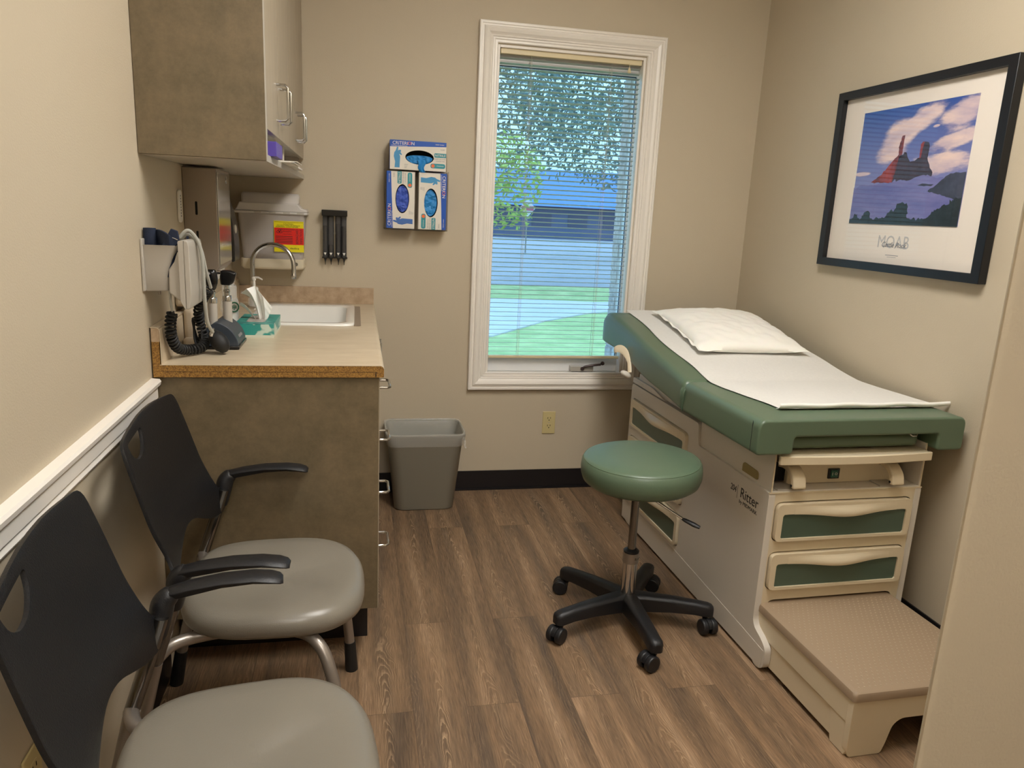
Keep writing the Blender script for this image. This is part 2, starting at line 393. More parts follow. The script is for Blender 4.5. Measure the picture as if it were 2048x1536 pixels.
# outside brick reveal round the window
M_brick = mat('painted_brick', srgb(176, 170, 172), 0.8, bump=0.6, bscale=60, var2=srgb(216, 210, 206), vscale=30)
be = B()
be.box(XL-0.12, WX0-0.03, 0.125, 0.335, -0.3, 2.9).box(WX1+0.024, XR+0.6, 0.125, 0.335, -0.3, 2.9).box(WX0-0.03, WX1+0.024, 0.125, 0.335, -0.3, WZ0-0.03).box(WX0-0.03, WX1+0.024, 0.125, 0.335, WZ1+0.02, 2.9)
for i in range(26):
    z = 0.56+i*0.068
    be.box(WX1+0.019, WX1+0.0245, 0.128 if i % 2 else 0.15, 0.23 if i % 2 else 0.334, z, z+0.057)
    if i % 2: be.box(WX1+0.019, WX1+0.0245, 0.24, 0.334, z, z+0.057)
struct('wall_exterior', be, M_brick, bev=0)

# baseboards and chair rail
struct('baseboard_back', B().box(0.03, XR, -0.006, 0, 0, 0.1).box(0.03, XR, -0.014, 0, 0, 0.008), M_base)
struct('baseboard_right', B().box(XR-0.006, XR, -2.74, -0.006, 0, 0.1), M_base)
struct('baseboard_left', B().box(XL, XL+0.006, YR, -1.40, 0, 0.1), M_base)
prof = [(0, 0.815), (0.008, 0.815), (0.012, 0.822), (0.008, 0.832), (0.014, 0.838), (0.014, 0.868), (0.022, 0.874), (0.024, 0.884), (0.02, 0.890), (0, 0.892)]
struct('trim_1', B().prism([(XL+a, z) for a, z in prof], YR, -1.398, 'y'), M_trim)

# ------------------------------------------------------------ window
win = thing('window_1', 'x', 'window', ((WX0+WX1)/2, 0, WZ0)); del win['label'], win['category']; win['kind'] = 'structure'
def mitred(b, x0, x1, z0, z1, prof):
    """picture-frame moulding: prof = [(inset from outer edge, protrusion toward room)]"""
    rings = []
    for d, p in prof:
        rings.append([(x0+d, -p, z0+d), (x1-d, -p, z0+d), (x1-d, -p, z1-d), (x0+d, -p, z1-d)])
    vr = [[b.v(c) for c in r] for r in rings]
    for a, c in zip(vr[:-1], vr[1:]):
        for i in range(4): b.bm.faces.new((a[i], a[(i+1) % 4], c[(i+1) % 4], c[i]))
    return b
b = mitred(B(), 0.521, 1.394, 0.522, 2.184, [(0, 0), (0, 0.022), (0.003, 0.026), (0.012, 0.027), (0.014, 0.022), (0.020, 0.022), (0.024, 0.028), (0.032, 0.031), (0.044, 0.027), (0.052, 0.019), (0.056, 0.017), (0.060, 0.019), (0.064, 0.014), (0.070, 0.015), (0.074, 0.011), (0.083, 0.012), (0.086, 0.008), (0.086, 0)])
struct('window_casing', b, M_trim, win, ang=20)
b = B()
J = 0.012
b.box(WX0, WX0+J, 0, 0.12, WZ0, WZ1).box(WX1-J, WX1, 0, 0.12, WZ0, WZ1).box(WX0+J, WX1-J, 0, 0.12, WZ0, WZ0+0.024).box(WX0+J, WX1-J, 0, 0.12, WZ1-J, WZ1)
struct('window_jamb', b, M_trim, win, bev=0.002)
b = B().prism(rect(WX0+0.006, WX1-0.006, WZ0+0.024, WZ1-J), 0.055, 0.105, 'y', holes=[rect(WX0+0.019, WX1-0.017, WZ0+0.098, WZ1-0.075)])
M_sash = mat('sash_paint', srgb(230, 230, 230), 0.35)
struct('window_frame', b, M_sash, win, bev=0.004)
struct('window_pane', B().box(WX0+0.015, WX1-0.013, 0.078, 0.082, WZ0+0.08, WZ1-0.05), M_glass, win)
M_gasket = mat('gasket', srgb(60, 70, 96), 0.5)
b = B().prism(rect(WX0+0.018, WX1-0.016, WZ0+0.094, WZ1-0.074), 0.066, 0.076, 'y', holes=[rect(WX0+0.021, WX1-0.019, WZ0+0.101, WZ1-0.079)])
struct('glazing_gasket', b, M_gasket, win)
cr = B().prism(rounded(rect(1.045, 1.165, 0.605, 0.634), 0.006), 0.022, 0.055, 'y')
cr = struct('crank_base', cr, M_ltgrey, win, bev=0.004)
M_bronze = mat('bronze_handle', srgb(70, 56, 54), 0.35, metal=0.4)
b = B().tube(smooth_path([(1.105, 0.018, 0.622), (1.12, 0.012, 0.634), (1.16, 0.006, 0.642), (1.195, 0.004, 0.646)]), 0.006, 10).ball((1.205, 0.004, 0.652), 0.010).cyl((1.105, 0.03, 0.618), (1.105, 0.012, 0.622), 0.009)
struct('crank_handle', b, M_bronze, win)

# venetian blind
bl = thing('venetian_blind', 'pale slatted blind hanging open inside the white window frame', 'blind', (0.965, 0.03, 0.68))
x0, x1 = 0.624, 1.291
obj('head_rail', B().box(x0, x1, 0.012, 0.044, 2.060, 2.090), M_rail, bl, bev=0.002)
b = B(); ns = 0; z = 0.705
while z < 2.045:
    tilt = math.radians(-11)
    yc = 0.030
    pr_ = []
    for k in range(5):
        t = (k/4-0.5)*0.025
        pr_.append((yc+t*math.cos(tilt), z+t*math.sin(tilt)+0.0016*(1-(2*k/4-1)**2)))
    poly = pr_+[(y, zz-0.0005) for y, zz in reversed(pr_)]
    b.prism(poly, x0+0.001, x1-0.001, 'x'); z += 0.0216
obj('slats', b, M_slat, bl, smooth=False)
obj('bottom_rail', B().prism(rounded(rect(0.020, 0.040, 0.672, 0.686), 0.004), x0, x1, 'x'), M_rail, bl)
for cx in (0.766, 1.146):
    b = B().cyl((cx, 0.0165, 0.68), (cx, 0.0165, 2.06), 0.0007, n=6).cyl((cx, 0.0435, 0.68), (cx, 0.0435, 2.06), 0.0007, n=6)
    b.cyl((cx+0.006, 0.0165, 0.68), (cx+0.005, 0.0165, 2.06), 0.0006, n=6)
    obj('ladder_cord', b, M_cord, bl)
b = B().lathe([(0.002, 0.0), (0.007, 0.002), (0.009, 0.006), (0.004, 0.024), (0.002, 0.026)], (1.228, 0.004, 2.02), 12).cyl((1.228, 0.004, 2.044), (1.230, 0.010, 2.066), 0.0012, n=6)
obj('cord_tassel', b, M_rail, bl)

# ------------------------------------------------------------ upper cabinet
YE = -1.395
uc = thing('wall_cabinet', 'brown mottled laminate wall cabinet above the counter with pale doors and open cubby', 'cabinet', (XL, YE, 1.47))
UX = -0.232
b = B().box(XL+0.001, UX-0.001, YE, YE+0.018, 1.472, ZC-0.02)
obj('side_panel', b, M_lam, uc, bev=0.001)
b = B().box(XL+0.002, UX-0.002, YE+0.018, -0.002, 1.470, 1.488)      # bottom
b.box(XL+0.002, XL+0.012, YE+0.018, -0.002, 1.488, ZC-0.02)
b.box(XL+0.012, UX-0.02, YE+0.018, -0.002, 1.560, 1.576)
b.box(XL+0.012, UX-0.02, -0.70, -0.684, 1.488, 1.560)
b.box(XL+0.012, UX-0.02, -0.018, -0.002, 1.488, ZC-0.02)
obj('body', b, M_under, uc, bev=0.001)
obj('edge_strip', B().box(UX-0.001, UX+0.001, YE, YE+0.018, 1.470, ZC-0.02).box(UX-0.003, UX, YE+0.018, -0.002, 1.470, 1.488), M_ltgrey, uc)
ys = [YE+0.02, -1.05, -0.70, -0.35, -0.004]
hy = [-1.105, -1.005, -0.415, -0.315]
for i in range(4):
    d = obj('door', B().box(UX-0.018, UX, ys[i]+0.0015, ys[i+1]-0.0015, 1.553, ZC-0.025), M_lamface, uc, bev=0.001)
    z0, z1 = 1.600, 1.700
    p_ = [(UX, hy[i], z0), (UX+0.024, hy[i], z0), (UX+0.032, hy[i], z0+0.008), (UX+0.032, hy[i], z1-0.008), (UX+0.024, hy[i], z1), (UX, hy[i], z1)]
    obj('handle', B().tube(p_, 0.0042, 10), M_chrome, d)
t = thing('carton', 'small purple carton pushed into the open cubby under the wall cabinet doors', 'box', (-0.27, -1.20, 1.488), 0)
obj('carton_body', B().box(-0.34, -0.218, -1.29, -1.12, 1.489, 1.528), M_purple, t, bev=0.001)
lf = B()
for i in range(5):
    lf.box(-0.36+0.004*i, -0.206+0.008*math.sin(i*2), -1.02+0.05*i, -0.74+0.03*i, 1.4885+0.003*i, 1.4905+0.003*i)
t = obj('leaflets', lf, M_cbox, bev=0); tag(t, 'loose white leaflets sticking out of the open cubby behind the purple carton', 'papers')
t = obj('envelope', B().box(-0.40, -0.21, -0.64, -0.40, 1.489, 1.496), M_tissue, bev=0.001); tag(t, 'flat white packet lying in the far end of the open cubby', 'envelope')

# ------------------------------------------------------------ base cabinet and counter
bc = thing('base_cabinet', 'dark brown mottled laminate base cabinet under the counter', 'cabinet', (XL, -1.385, 0))
BX = 0.060
obj('side_panel', B().box(XL+0.001, BX-0.001, -1.385, -1.367, 0.163, 0.893), M_lam, bc, bev=0.001)
obj('body', B().box(XL+0.002, BX-0.02, -1.367, -0.002, 0.163, 0.181).box(XL+0.002, XL+0.012, -1.367, -0.002, 0.181, 0.893).box(BX-0.03, BX-0.02, -1.367, -0.002, 0.181, 0.893).box(XL+0.012, BX-0.03, -0.02, -0.002, 0.181, 0.893), M_under, bc)
obj('edge_strip', B().box(BX-0.001, BX+0.0012, -1.385, -1.367, 0.163, 0.893), M_lamface, bc)
obj('toe_kick', B().box(XL+0.008, 0.030, -1.274, -0.008, 0.001, 0.163), M_base, bc)
zz = [0.168, 0.355, 0.53, 0.71, 0.886]
hz = [0.330, 0.508, 0.678, 0.842]
for i in range(4):
    d = obj('drawer', B().box(BX-0.018, BX, -1.364, -0.985, zz[i]+0.002, zz[i+1]-0.002), M_lamface, bc, bev=0.001)
    p_ = [(BX, -1.30, hz[i]), (BX+0.026, -1.30, hz[i]), (BX+0.034, -1.292, hz[i]), (BX+0.034, -1.208, hz[i]), (BX+0.026, -1.20, hz[i]), (BX, -1.20, hz[i])]
    obj('handle', B().tube(p_, 0.0042, 10), M_chrome, d)
for y0, y1, hy_ in ((-0.982, -0.495, -0.54), (-0.492, -0.006, -0.45)):
    d = obj('door', B().box(BX-0.018, BX, y0+0.002, y1-0.002, 0.168, 0.884), M_lamface, bc, bev=0.001)
    p_ = [(BX, hy_, 0.74), (BX+0.03, hy_, 0.74), (BX+0.03, hy_, 0.84), (BX, hy_, 0.84)]
    obj('handle', B().tube(p_, 0.0042, 10), M_chrome, d)

ct = thing('countertop', 'beige laminate countertop with splashbacks and a bare chipboard end', 'countertop', (XL, YE, 0.893))
CX, ZT = 0.074, 0.928
SX0, SX1, SY0, SY1 = -0.385, -0.035, -0.66, -0.17
prof = rounded([(CX-0.03, ZT-0.0015), (CX-0.03, 0.8935), (CX-0.001, 0.8935), (CX-0.001, ZT-0.0015)], [0, 0, 0.002, 0.012], 5)
b = B().box(XL+0.004, SX0, -1.394, -0.003, 0.8935, ZT-0.0015)
b.box(SX0, CX-0.03, -1.394, SY0, 0.8935, ZT-0.0015).box(SX0, CX-0.03, SY1, -0.003, 0.8935, ZT-0.0015).box(SX1, CX-0.03, SY0, SY1, 0.8935, ZT-0.0015)
b.prism(prof, -1.394, -0.003, 'y')
b.box(XL+0.004, XL+0.023, -1.394, -0.003, ZT-0.0015, 0.990)
obj('chipboard_core', b, M_core, ct)
obj('core_seam', B().box(XL+0.03, CX-0.02, -1.3944, -1.394, 0.9085, 0.9093).box(0.049, 0.0512, -1.3945, -1.394, 0.894, 0.909), M_dark, ct)
# laminate skin: top with sink cut-out, bullnose edge, side splash
b = B().box(XL+0.022, SX0, -1.395, -0.02, ZT-0.0015, ZT)
b.box(SX0, CX-0.013, -1.395, SY0, ZT-0.0015, ZT).box(SX0, CX-0.013, SY1, -0.02, ZT-0.0015, ZT).box(SX1, CX-0.013, SY0, SY1, ZT-0.0015, ZT)
arc = [(CX-0.013+0.013*math.sin(a), ZT-0.013+0.013*math.cos(a)) for a in [PI/2*i/6 for i in range(7)]]+[(CX, 0.893)]
arci = [(CX-0.013+0.0118*math.sin(a), ZT-0.013+0.0118*math.cos(a)) for a in [PI/2*i/6 for i in range(7)]]+[(CX-0.0012, 0.893)]
b.prism(arc+arci[::-1], -1.395, -0.001, 'y')
obj('laminate_top', b, M_ctop, ct)
sp_o = rounded([(XL+0.001, 1.029), (XL+0.027, 1.029), (XL+0.027, ZT), (XL+0.0255, ZT), (XL+0.0255, 1.0275), (XL+0.001, 1.0275)], [0, 0.014, 0, 0, 0.013, 0], 5)
b = B().prism(sp_o, -1.395, -0.001, 'y')
obj('side_splash', b, M_ctop, ct)
obj('splash_end', B().box(XL+0.004, XL+0.0245, -1.3945, -0.01, 0.990, 1.0265), M_splash, ct)
obj('back_splash', B().box(XL+0.027, CX-0.003, -0.02, -0.001, ZT, 1.002), M_splash, ct, bev=0.001)

# sink, faucet
sk = thing('sink', 'white drop-in sink set into the beige countertop', 'sink', (-0.2, -0.42, ZT))
RX0, RX1, RY0, RY1 = SX0-0.022, SX1+0.022, SY0-0.022, SY1+0.075
inn = rounded(rect(SX0+0.012, SX1-0.012, SY0+0.012, SY1-0.012), 0.05, 6)
out = rounded(rect(RX0, RX1, RY0, RY1), 0.045, 6)
def ring_at(poly, z, k=0, c=(-0.21, -0.415)):
    return [(c[0]+(x-c[0])*(1-k), c[1]+(y-c[1])*(1-k), z) for x, y in poly]
b = B()
b.loft([ring_at(out, ZT+0.0005), ring_at(out, ZT+0.007, 0.006), ring_at(out, ZT+0.009, 0.02), ring_at(inn, ZT+0.009, -0.03), ring_at(inn, ZT+0.006, 0.0), ring_at(inn, ZT-0.05, 0.03),
        ring_at(inn, 0.79, 0.07), ring_at(inn, 0.765, 0.16), ring_at(inn, 0.76, 0.6)], cap=False)
f_ = b.bm.faces.new([b.v(c) for c in ring_at(inn, 0.76, 0.6)])
bmesh.ops.remove_doubles(b.bm, verts=b.bm.verts, dist=1e-5)
obj('basin', b, M_sink, sk, ang=50)
obj('drain', B().lathe([(0.028, 0), (0.026, 0.003), (0.012, 0.002)], (-0.21, -0.415, 0.7605), 20), M_chrome, sk)
obj('taupe_caulk_strip', B().prism(rounded([(RX1-0.002, RY0+0.004), (RX1+0.024, RY0+0.004), (RX1+0.022, RY1-0.02), (RX1-0.002, RY1-0.02)], [0, 0.02, 0.02, 0]), ZT+0.0003, ZT+0.002), mat('taupe_caulk', srgb(142, 126, 108), 0.5), sk)
fc = thing('faucet', 'chrome gooseneck faucet behind the white sink', 'faucet', (-0.437, -0.165, ZT))
obj('escutcheon', B().lathe([(0.026, 0), (0.026, 0.006), (0.018, 0.012), (0.014, 0.03)], (-0.437, -0.165, ZT+0.0003), 24), M_chrome, fc)
pth = [(-0.437, -0.165, ZT+0.025), (-0.437, -0.165, 1.02), (-0.437, -0.168, 1.10)]
pth += [(-0.352-0.085*math.cos(a), -0.168-0.03*a/PI, 1.108+0.085*math.sin(a)) for a in [PI*i/14 for i in range(15)]]
pth += [(-0.267, -0.199, 1.085)]
obj('spout', B().tube(pth, 0.0098, 14), M_chrome, fc)
obj('aerator', B().lathe([(0.0105, 0), (0.0125, 0.004), (0.0125, 0.016), (0.0108, 0.02), (0.0108, 0.038)], (-0.267, -0.199, 1.052), 20), M_chrome, fc)
obj('lever', B().tube([(-0.437, -0.165, 0.962), (-0.462, -0.17, 0.975), (-0.485, -0.175, 0.99)], [0.006, 0.005, 0.006], 10), M_chrome, fc)
so = thing('soap_pump_bottle', 'clear pump bottle with white pump head standing by the faucet', 'bottle', (-0.424, -0.205, ZT))
obj('bottle', B().lathe([(0.024, 0), (0.026, 0.006), (0.026, 0.032), (0.018, 0.044), (0.013, 0.048)], (-0.424, -0.235, ZT+0.0105), 24), M_clear, so)
b = B().lathe([(0.0165, 0), (0.0165, 0.03), (0.014, 0.034), (0.006, 0.036), (0.005, 0.06), (0.008, 0.062), (0.009, 0.072), (0.006, 0.076)], (-0.424, -0.235, ZT+0.056), 20)
b.tube([(-0.424, -0.235, ZT+0.128), (-0.405, -0.242, ZT+0.130), (-0.389, -0.248, ZT+0.122)], [0.005, 0.004, 0.003], 8)
obj('pump', b, M_white, so)

# tissue box
tb = thing('tissue_box', 'flat teal patterned tissue box with a white tissue pulled up', 'tissue box', (-0.33, -0.86, ZT), 0.0)
M_tis = mat('teal_watercolour_print', srgb(52, 148, 140), 0.4, var2=srgb(196, 214, 200), vscale=22, vdetail=1.5, vpos=(0.52, 0.56))
M_tist = mat('teal_top_print', srgb(62, 158, 148), 0.4, var2=srgb(36, 124, 120), vscale=26, vdetail=1, vpos=(0.5, 0.54))
obj('carton_body', B().box(-0.396, -0.273, -0.955, -0.725, ZT+0.0003, ZT+0.045), M_tis, tb, bev=0.001)
obj('carton_band', B().box(-0.3965, -0.2725, -0.9555, -0.7245, ZT+0.0003, ZT+0.009), mat('pale_print', srgb(214, 216, 198), 0.4), tb)
obj('carton_top', B().box(-0.396, -0.273, -0.955, -0.725, ZT+0.045, ZT+0.0462), M_tist, tb)
obj('opening_film', B().prism(rounded(rect(-0.366, -0.306, -0.915, -0.765), 0.015), ZT+0.0462, ZT+0.047), mat('grey_film', srgb(178, 170, 164), 0.35, var=0.3, vscale=60), tb)
# pulled-up tissue: creased panels fanning out of the slot
TBASE = [(-0.336, -0.838), (-0.329, -0.856), (-0.320, -0.842), (-0.312, -0.858), (-0.305, -0.848)]
TMID = [(-0.343, -0.835, 1.058), (-0.336, -0.868, 1.050), (-0.322, -0.838, 1.040), (-0.306, -0.868, 1.010), (-0.296, -0.846, 0.992)]
TTOP = [(-0.389, -0.842, 1.060), (-0.366, -0.872, 1.080), (-0.344, -0.838, 1.086), (-0.316, -0.874, 1.060), (-0.288, -0.846, 1.016)]
def tis(u, v):
    q = u*4; k = min(3, int(q)); t = q-k
    def at(i):
        b_, m_, t_ = Vector((TBASE[i][0], TBASE[i][1], ZT+0.0465)), Vector(TMID[i]), Vector(TTOP[i])
        return b_*(1-v)**2+m_*2*v*(1-v)+t_*v*v
    return at(k).lerp(at(k+1), t)+Vector((0, 0.0015*math.sin(v*17+u*9), 0))
obj('tissue', B().sheet(tis, 16, 14, 0.0006), M_tissue, tb, ang=22)
def tis2(u, v):
    return (-0.340-0.052*v-0.010*u, -0.842+0.02*v+(u-0.5)*0.028, ZT+0.0465+0.050*math.sin(v*1.5)*(1-0.25*u)+0.010*abs(u-0.5)*v)
obj('tissue_fold', B().sheet(tis2, 8, 8, 0.0006), M_tissue, tb, ang=22)

# clear tumbler with green round emblem
cup = thing('glass_bottle', 'clear bottle with a round green emblem behind the instrument stand', 'bottle', (-0.432, -0.80, ZT))
obj('bottle', B().lathe([(0.026, 0), (0.030, 0.004), (0.031, 0.09), (0.027, 0.108), (0.024, 0.112), (0.0245, 0.150), (0.022, 0.155)], (-0.432, -0.80, ZT+0.0003), 28), M_clear, cup)
obj('cap', B().lathe([(0.017, 0), (0.017, 0.012), (0.012, 0.016)], (-0.432, -0.80, ZT+0.1555), 20), M_clear, cup)
obj('cotton_fill', B().lathe([(0.022, 0), (0.027, 0.01), (0.026, 0.06), (0.015, 0.075)], (-0.432, -0.80, ZT+0.005), 18), M_tissue, cup)
Mz = frame_m((-0.395, -0.8295, ZT+0.085), (0.85, -0.53, 0), (0, 0, 1), (-0.53, -0.85, 0))
Mz = frame_m((-0.4145, -0.8265, ZT+0.083), (0.83, 0.557, 0), (0, 0, 1), (0.557, -0.83, 0))
b = B(Mz); b.prism(ellipse(0, 0, 0.018, 0.018), -0.001, 0.001, holes=[ellipse(0, 0, 0.0135, 0.0135)])
for q in (-0.006, 0, 0.006): b.box(q-0.0016, q+0.0016, -0.009+abs(q)*0.5, 0.009-abs(q)*0.4, -0.001, 0.001)
b.box(-0.009, 0.009, -0.0015, 0.0015, -0.001, 0.001)
obj('green_emblem', b, mat('emblem_green', srgb(20, 84, 56), 0.4), cup)

# beige wall holder behind the coil
hd = thing('beige_wall_holder', 'beige moulded plastic holder against the wall behind the coiled hose', 'holder', (-0.5, -1.0, ZT))
b = B().box(XL+0.028, -0.478, -1.13, -0.97, ZT+0.0005, 1.045)
obj('body', b, M_beige, hd, bev=0.014, seg=4)
obj('upper_block', B().box(XL+0.001, -0.492, -1.10, -0.985, 1.045, 1.125), M_beige, hd, bev=0.01, seg=3)
obj('foot', B().box(XL+0.028, -0.462, -1.15, -0.99, ZT+0.0005, 0.958), M_beige, hd, bev=0.01, seg=3)

# ------------------------------------------------------------ left wall devices
dp = thing('paper_towel_dispenser', 'brushed steel paper towel dispenser on the left wall under the cabinet', 'dispenser', (XL, -0.79, 1.10))
b = B().prism([(XL, 1.462), (-0.441, 1.462), (-0.441, 1.152), (-0.492, 1.098), (XL, 1.098)], -0.915, -0.665, 'y')
obj('housing', b, M_steel, dp, bev=0.003)
obj('front_plate', B().prism(rounded(rect(-0.905, -0.675, 1.160, 1.452), 0.006), -0.441, -0.4385, 'x'), M_steelfr, dp, bev=0.001)
for zc in (1.337, 1.245): obj('slot', B().prism(rounded(rect(-0.507, -0.500, zc-0.021, zc+0.021), 0.0034), -0.9158, -0.912, 'y'), M_dark, dp)
b = B().prism(ellipse(-0.735, 1.432, 0.012, 0.012, 24), -0.4385, -0.4365, 'x'); obj('lock', b, M_chrome, dp)
obj('paper_towel', B().prism([(-0.500, 1.108), (-0.452, 1.150), (-0.462, 1.118), (-0.492, 1.076)], -0.86, -0.72, 'y'), M_tissue, dp)
bd = thing('black_soap_dispenser', 'black rounded dispenser on the left wall between towel dispenser and sharps box', 'dispenser', (XL, -0.40, 1.14))
ppp = rounded([(XL, 1.405), (-0.498, 1.385), (-0.468, 1.30), (-0.462, 1.205), (-0.462, 1.135), (XL, 1.135)], [0.0, 0.03, 0.04, 0.02, 0.01, 0], 5)
obj('housing', B().prism(ppp, -0.46, -0.33, 'y'), M_blackgl, bd, bev=0.008, seg=3)
obj('white_button', B().lathe([(0.014, 0), (0.014, 0.004), (0.01, 0.006)], (0, 0, 0), 24) if False else B(frame_m((-0.4675, -0.40, 1.258), (0, 1, 0), (0, 0, 1), (1, 0, 0))).lathe([(0.017, -0.001), (0.017, 0.004), (0.012, 0.006)], n=24), M_white, bd)
th_ = thing('wall_thermometer', 'slim white oblong device with a row of dots on the left wall', 'wall device', (XL, -0.985, 1.33))
obj('housing', B().prism(rounded(rect(-1.000, -0.955, 1.292, 1.392), 0.022, 6), XL+0.0005, XL+0.007, 'x'), M_white, th_, bev=0.002)
b = B()
for i in range(8): b.prism(ellipse(-0.9775, 1.312+i*0.0087, 0.0026, 0.0026, 8), XL+0.007, XL+0.0078, 'x')
obj('markings', b, mat('grey_print', srgb(90, 86, 84), 0.5), th_)

# blood pressure gauge with basket on the wall
bp = thing('blood_pressure_gauge', 'grey wall blood pressure gauge with basket at the counter end', 'blood pressure gauge', (XL, -1.36, 1.12))
# basket: loft from narrow bottom to flared top
def bk(z, xr, y0, y1, r=0.02):
    return [(x, y, z) for x, y in rounded([(XL+0.006, y0), (xr, y0), (xr, y1), (XL+0.006, y1)], [0.002, r, r, 0.002], 4)]
b = B().loft([bk(1.128, -0.486, -1.415, -1.30), bk(1.132, -0.482, -1.418, -1.295), bk(1.185, -0.478, -1.420, -1.29), bk(1.215, -0.468, -1.424, -1.28), bk(1.242, -0.456, -1.428, -1.27), bk(1.247, -0.455, -1.43, -1.268),
                bk(1.247, -0.460, -1.426, -1.272), bk(1.215, -0.474, -1.419, -1.285), bk(1.14, -0.488, -1.412, -1.303)], cap=True)
obj('basket', b, M_ltgrey, bp, ang=50)
obj('back_plate', B().box(XL+0.0005, XL+0.007, -1.432, -1.262, 1.128, 1.262), M_ltgrey, bp, bev=0.002)
b = B().prism([(-0.482, 1.124), (-0.458, 1.105), (-0.451, 1.105), (-0.451, 1.225), (-0.457, 1.232), (-0.466, 1.205), (-0.480, 1.185)], -1.42, -1.27, 'y')
obj('gauge_arm', b, M_ltgrey, bp, bev=0.004, seg=3)
b = B().prism(rounded([(-0.453, 1.105), (-0.442, 1.083), (-0.440, 1.083), (-0.440, 1.262), (-0.453, 1.259)], 0.004), -1.43, -1.265, 'y')
obj('gauge_body', b, M_ltgrey, bp, bev=0.003, seg=3)
b = B().prism(rounded([(-0.4395, 1.083), (-0.431, 1.084), (-0.425, 1.12), (-0.426, 1.248), (-0.429, 1.260), (-0.4395, 1.262)], 0.006), -1.43, -1.265, 'y')
obj('dial_cover', b, M_ltgrey, bp, bev=0.003, seg=3)
obj('mounting_screw', B().cyl((-0.51, -1.40, 1.128), (-0.51, -1.40, 1.118), 0.004, n=12), M_silver, bp)
hs = smooth_path([(-0.486, -1.39, 1.126), (-0.487, -1.385, 1.10), (-0.487, -1.375, 1.07)], 4)
obj('hose_stub', B().tube(hs, 0.0035, 8), M_hose, bp)
# coiled hose: drops from the gauge and runs along the counter to the bulb
pthc = smooth_path([(-0.487, -1.372, 1.066), (-0.495, -1.365, 1.04), (-0.497, -1.355, 1.0), (-0.492, -1.325, 0.964), (-0.478, -1.290, 0.950), (-0.455, -1.262, 0.947), (-0.442, -1.235, 0.949), (-0.440, -1.20, 0.962)], 5)
ch = thing('coiled_hose', 'black coiled hose looping from the gauge down along the countertop', 'hose', (-0.479, -1.372, 1.066))
obj('coil', B().tube(helix(pthc, 0.0122, 0.0108, 14), 0.0034, 7), M_rubber, ch)
obj('connector', B().cyl((-0.487, -1.373, 1.071), (-0.487, -1.374, 1.055), 0.0052, n=12), M_black, ch)
# cuff and its hoses
cf = thing('blood_pressure_cuff', 'folded navy blood pressure cuff stuffed in the grey basket', 'cuff', (-0.5, -1.35, 1.14))
def cuff(ox, oy, w, h, ph, lean=0.0):
    def fn(u, v):
        a = PI*(u*1.0)
        x = ox-w*math.cos(a)+lean*v
        y = oy+0.022*math.sin(a*2+ph)+0.012*math.sin(v*4+ph)
        z = 1.165+v*h*(0.85+0.15*math.sin(a+ph))
        return (x, y, z)
    return fn
obj('front_fold', B().sheet(cuff(-0.492, -1.402, 0.032, 0.120, 0.5), 14, 8, 0.005), M_navy, cf)
obj('middle_fold', B().sheet(cuff(-0.492, -1.37, 0.034, 0.105, 2.0), 14, 8, 0.006), M_navy, cf)
obj('back_fold', B().sheet(cuff(-0.490, -1.32, 0.036, 0.112, 3.6), 14, 8, 0.006), M_navy, cf)
obj('rolled_end', B().tube(smooth_path([(-0.522, -1.405, 1.155), (-0.524, -1.405, 1.24), (-0.525, -1.40, 1.288)]), [0.013]*13, 12, flat=(0.75, 1.2)), M_navy, cf)
obj('strap_end', B().prism([(-0.482, 1.225), (-0.448, 1.256), (-0.452, 1.284), (-0.468, 1.290), (-0.478, 1.272), (-0.500, 1.235)], -1.425, -1.418, 'y'), M_navy, cf, bev=0.002)
obj('trim_edge', B().tube([(-0.477, -1.4255, 1.272), (-0.453, -1.4255, 1.262)], 0.0009, 6), M_ltgrey, cf)
h1 = smooth_path([(-0.462, -1.36, 1.265), (-0.445, -1.36, 1.283), (-0.432, -1.355, 1.278), (-0.416, -1.345, 1.245), (-0.412, -1.335, 1.18), (-0.414, -1.32, 1.09), (-0.414, -1.295, 1.03), (-0.408, -1.262, 0.996)], 6)
obj('outer_hose', B().tube(h1, 0.0048, 10), M_hose, cf)
h2 = smooth_path([(-0.464, -1.345, 1.255), (-0.448, -1.345, 1.272), (-0.434, -1.34, 1.266), (-0.416, -1.33, 1.235), (-0.408, -1.31, 1.17), (-0.404, -1.28, 1.125)], 6)
obj('inner_hose', B().tube(h2, 0.0042, 10), M_hose, cf)
iv = thing('inflation_bulb', 'black rubber inflation bulb with metal valve lying against the instrument stand', 'inflation bulb', (-0.40, -1.19, ZT))
R_ = Matrix.Translation((-0.396, -1.240, 0.967)) @ Matrix.Rotation(math.radians(-38), 4, 'Y') @ Matrix.Rotation(math.radians(-18), 4, 'X')
obj('bulb', B(R_).lathe([(0.004, -0.038), (0.014, -0.034), (0.0225, -0.018), (0.0245, 0.0), (0.021, 0.018), (0.012, 0.032), (0.007, 0.038)], n=24), M_rubber, iv, ang=80)
obj('valve', B().cyl((-0.413, -1.253, 0.986), (-0.409, -1.258, 1.000), 0.0075, 0.006, 16).cyl((-0.409, -1.258, 0.998), (-0.4078, -1.261, 1.007), 0.0045, n=12).cyl((-0.412, -1.268, 0.995), (-0.408, -1.244, 0.993), 0.0035, n=10), M_chrome, iv)
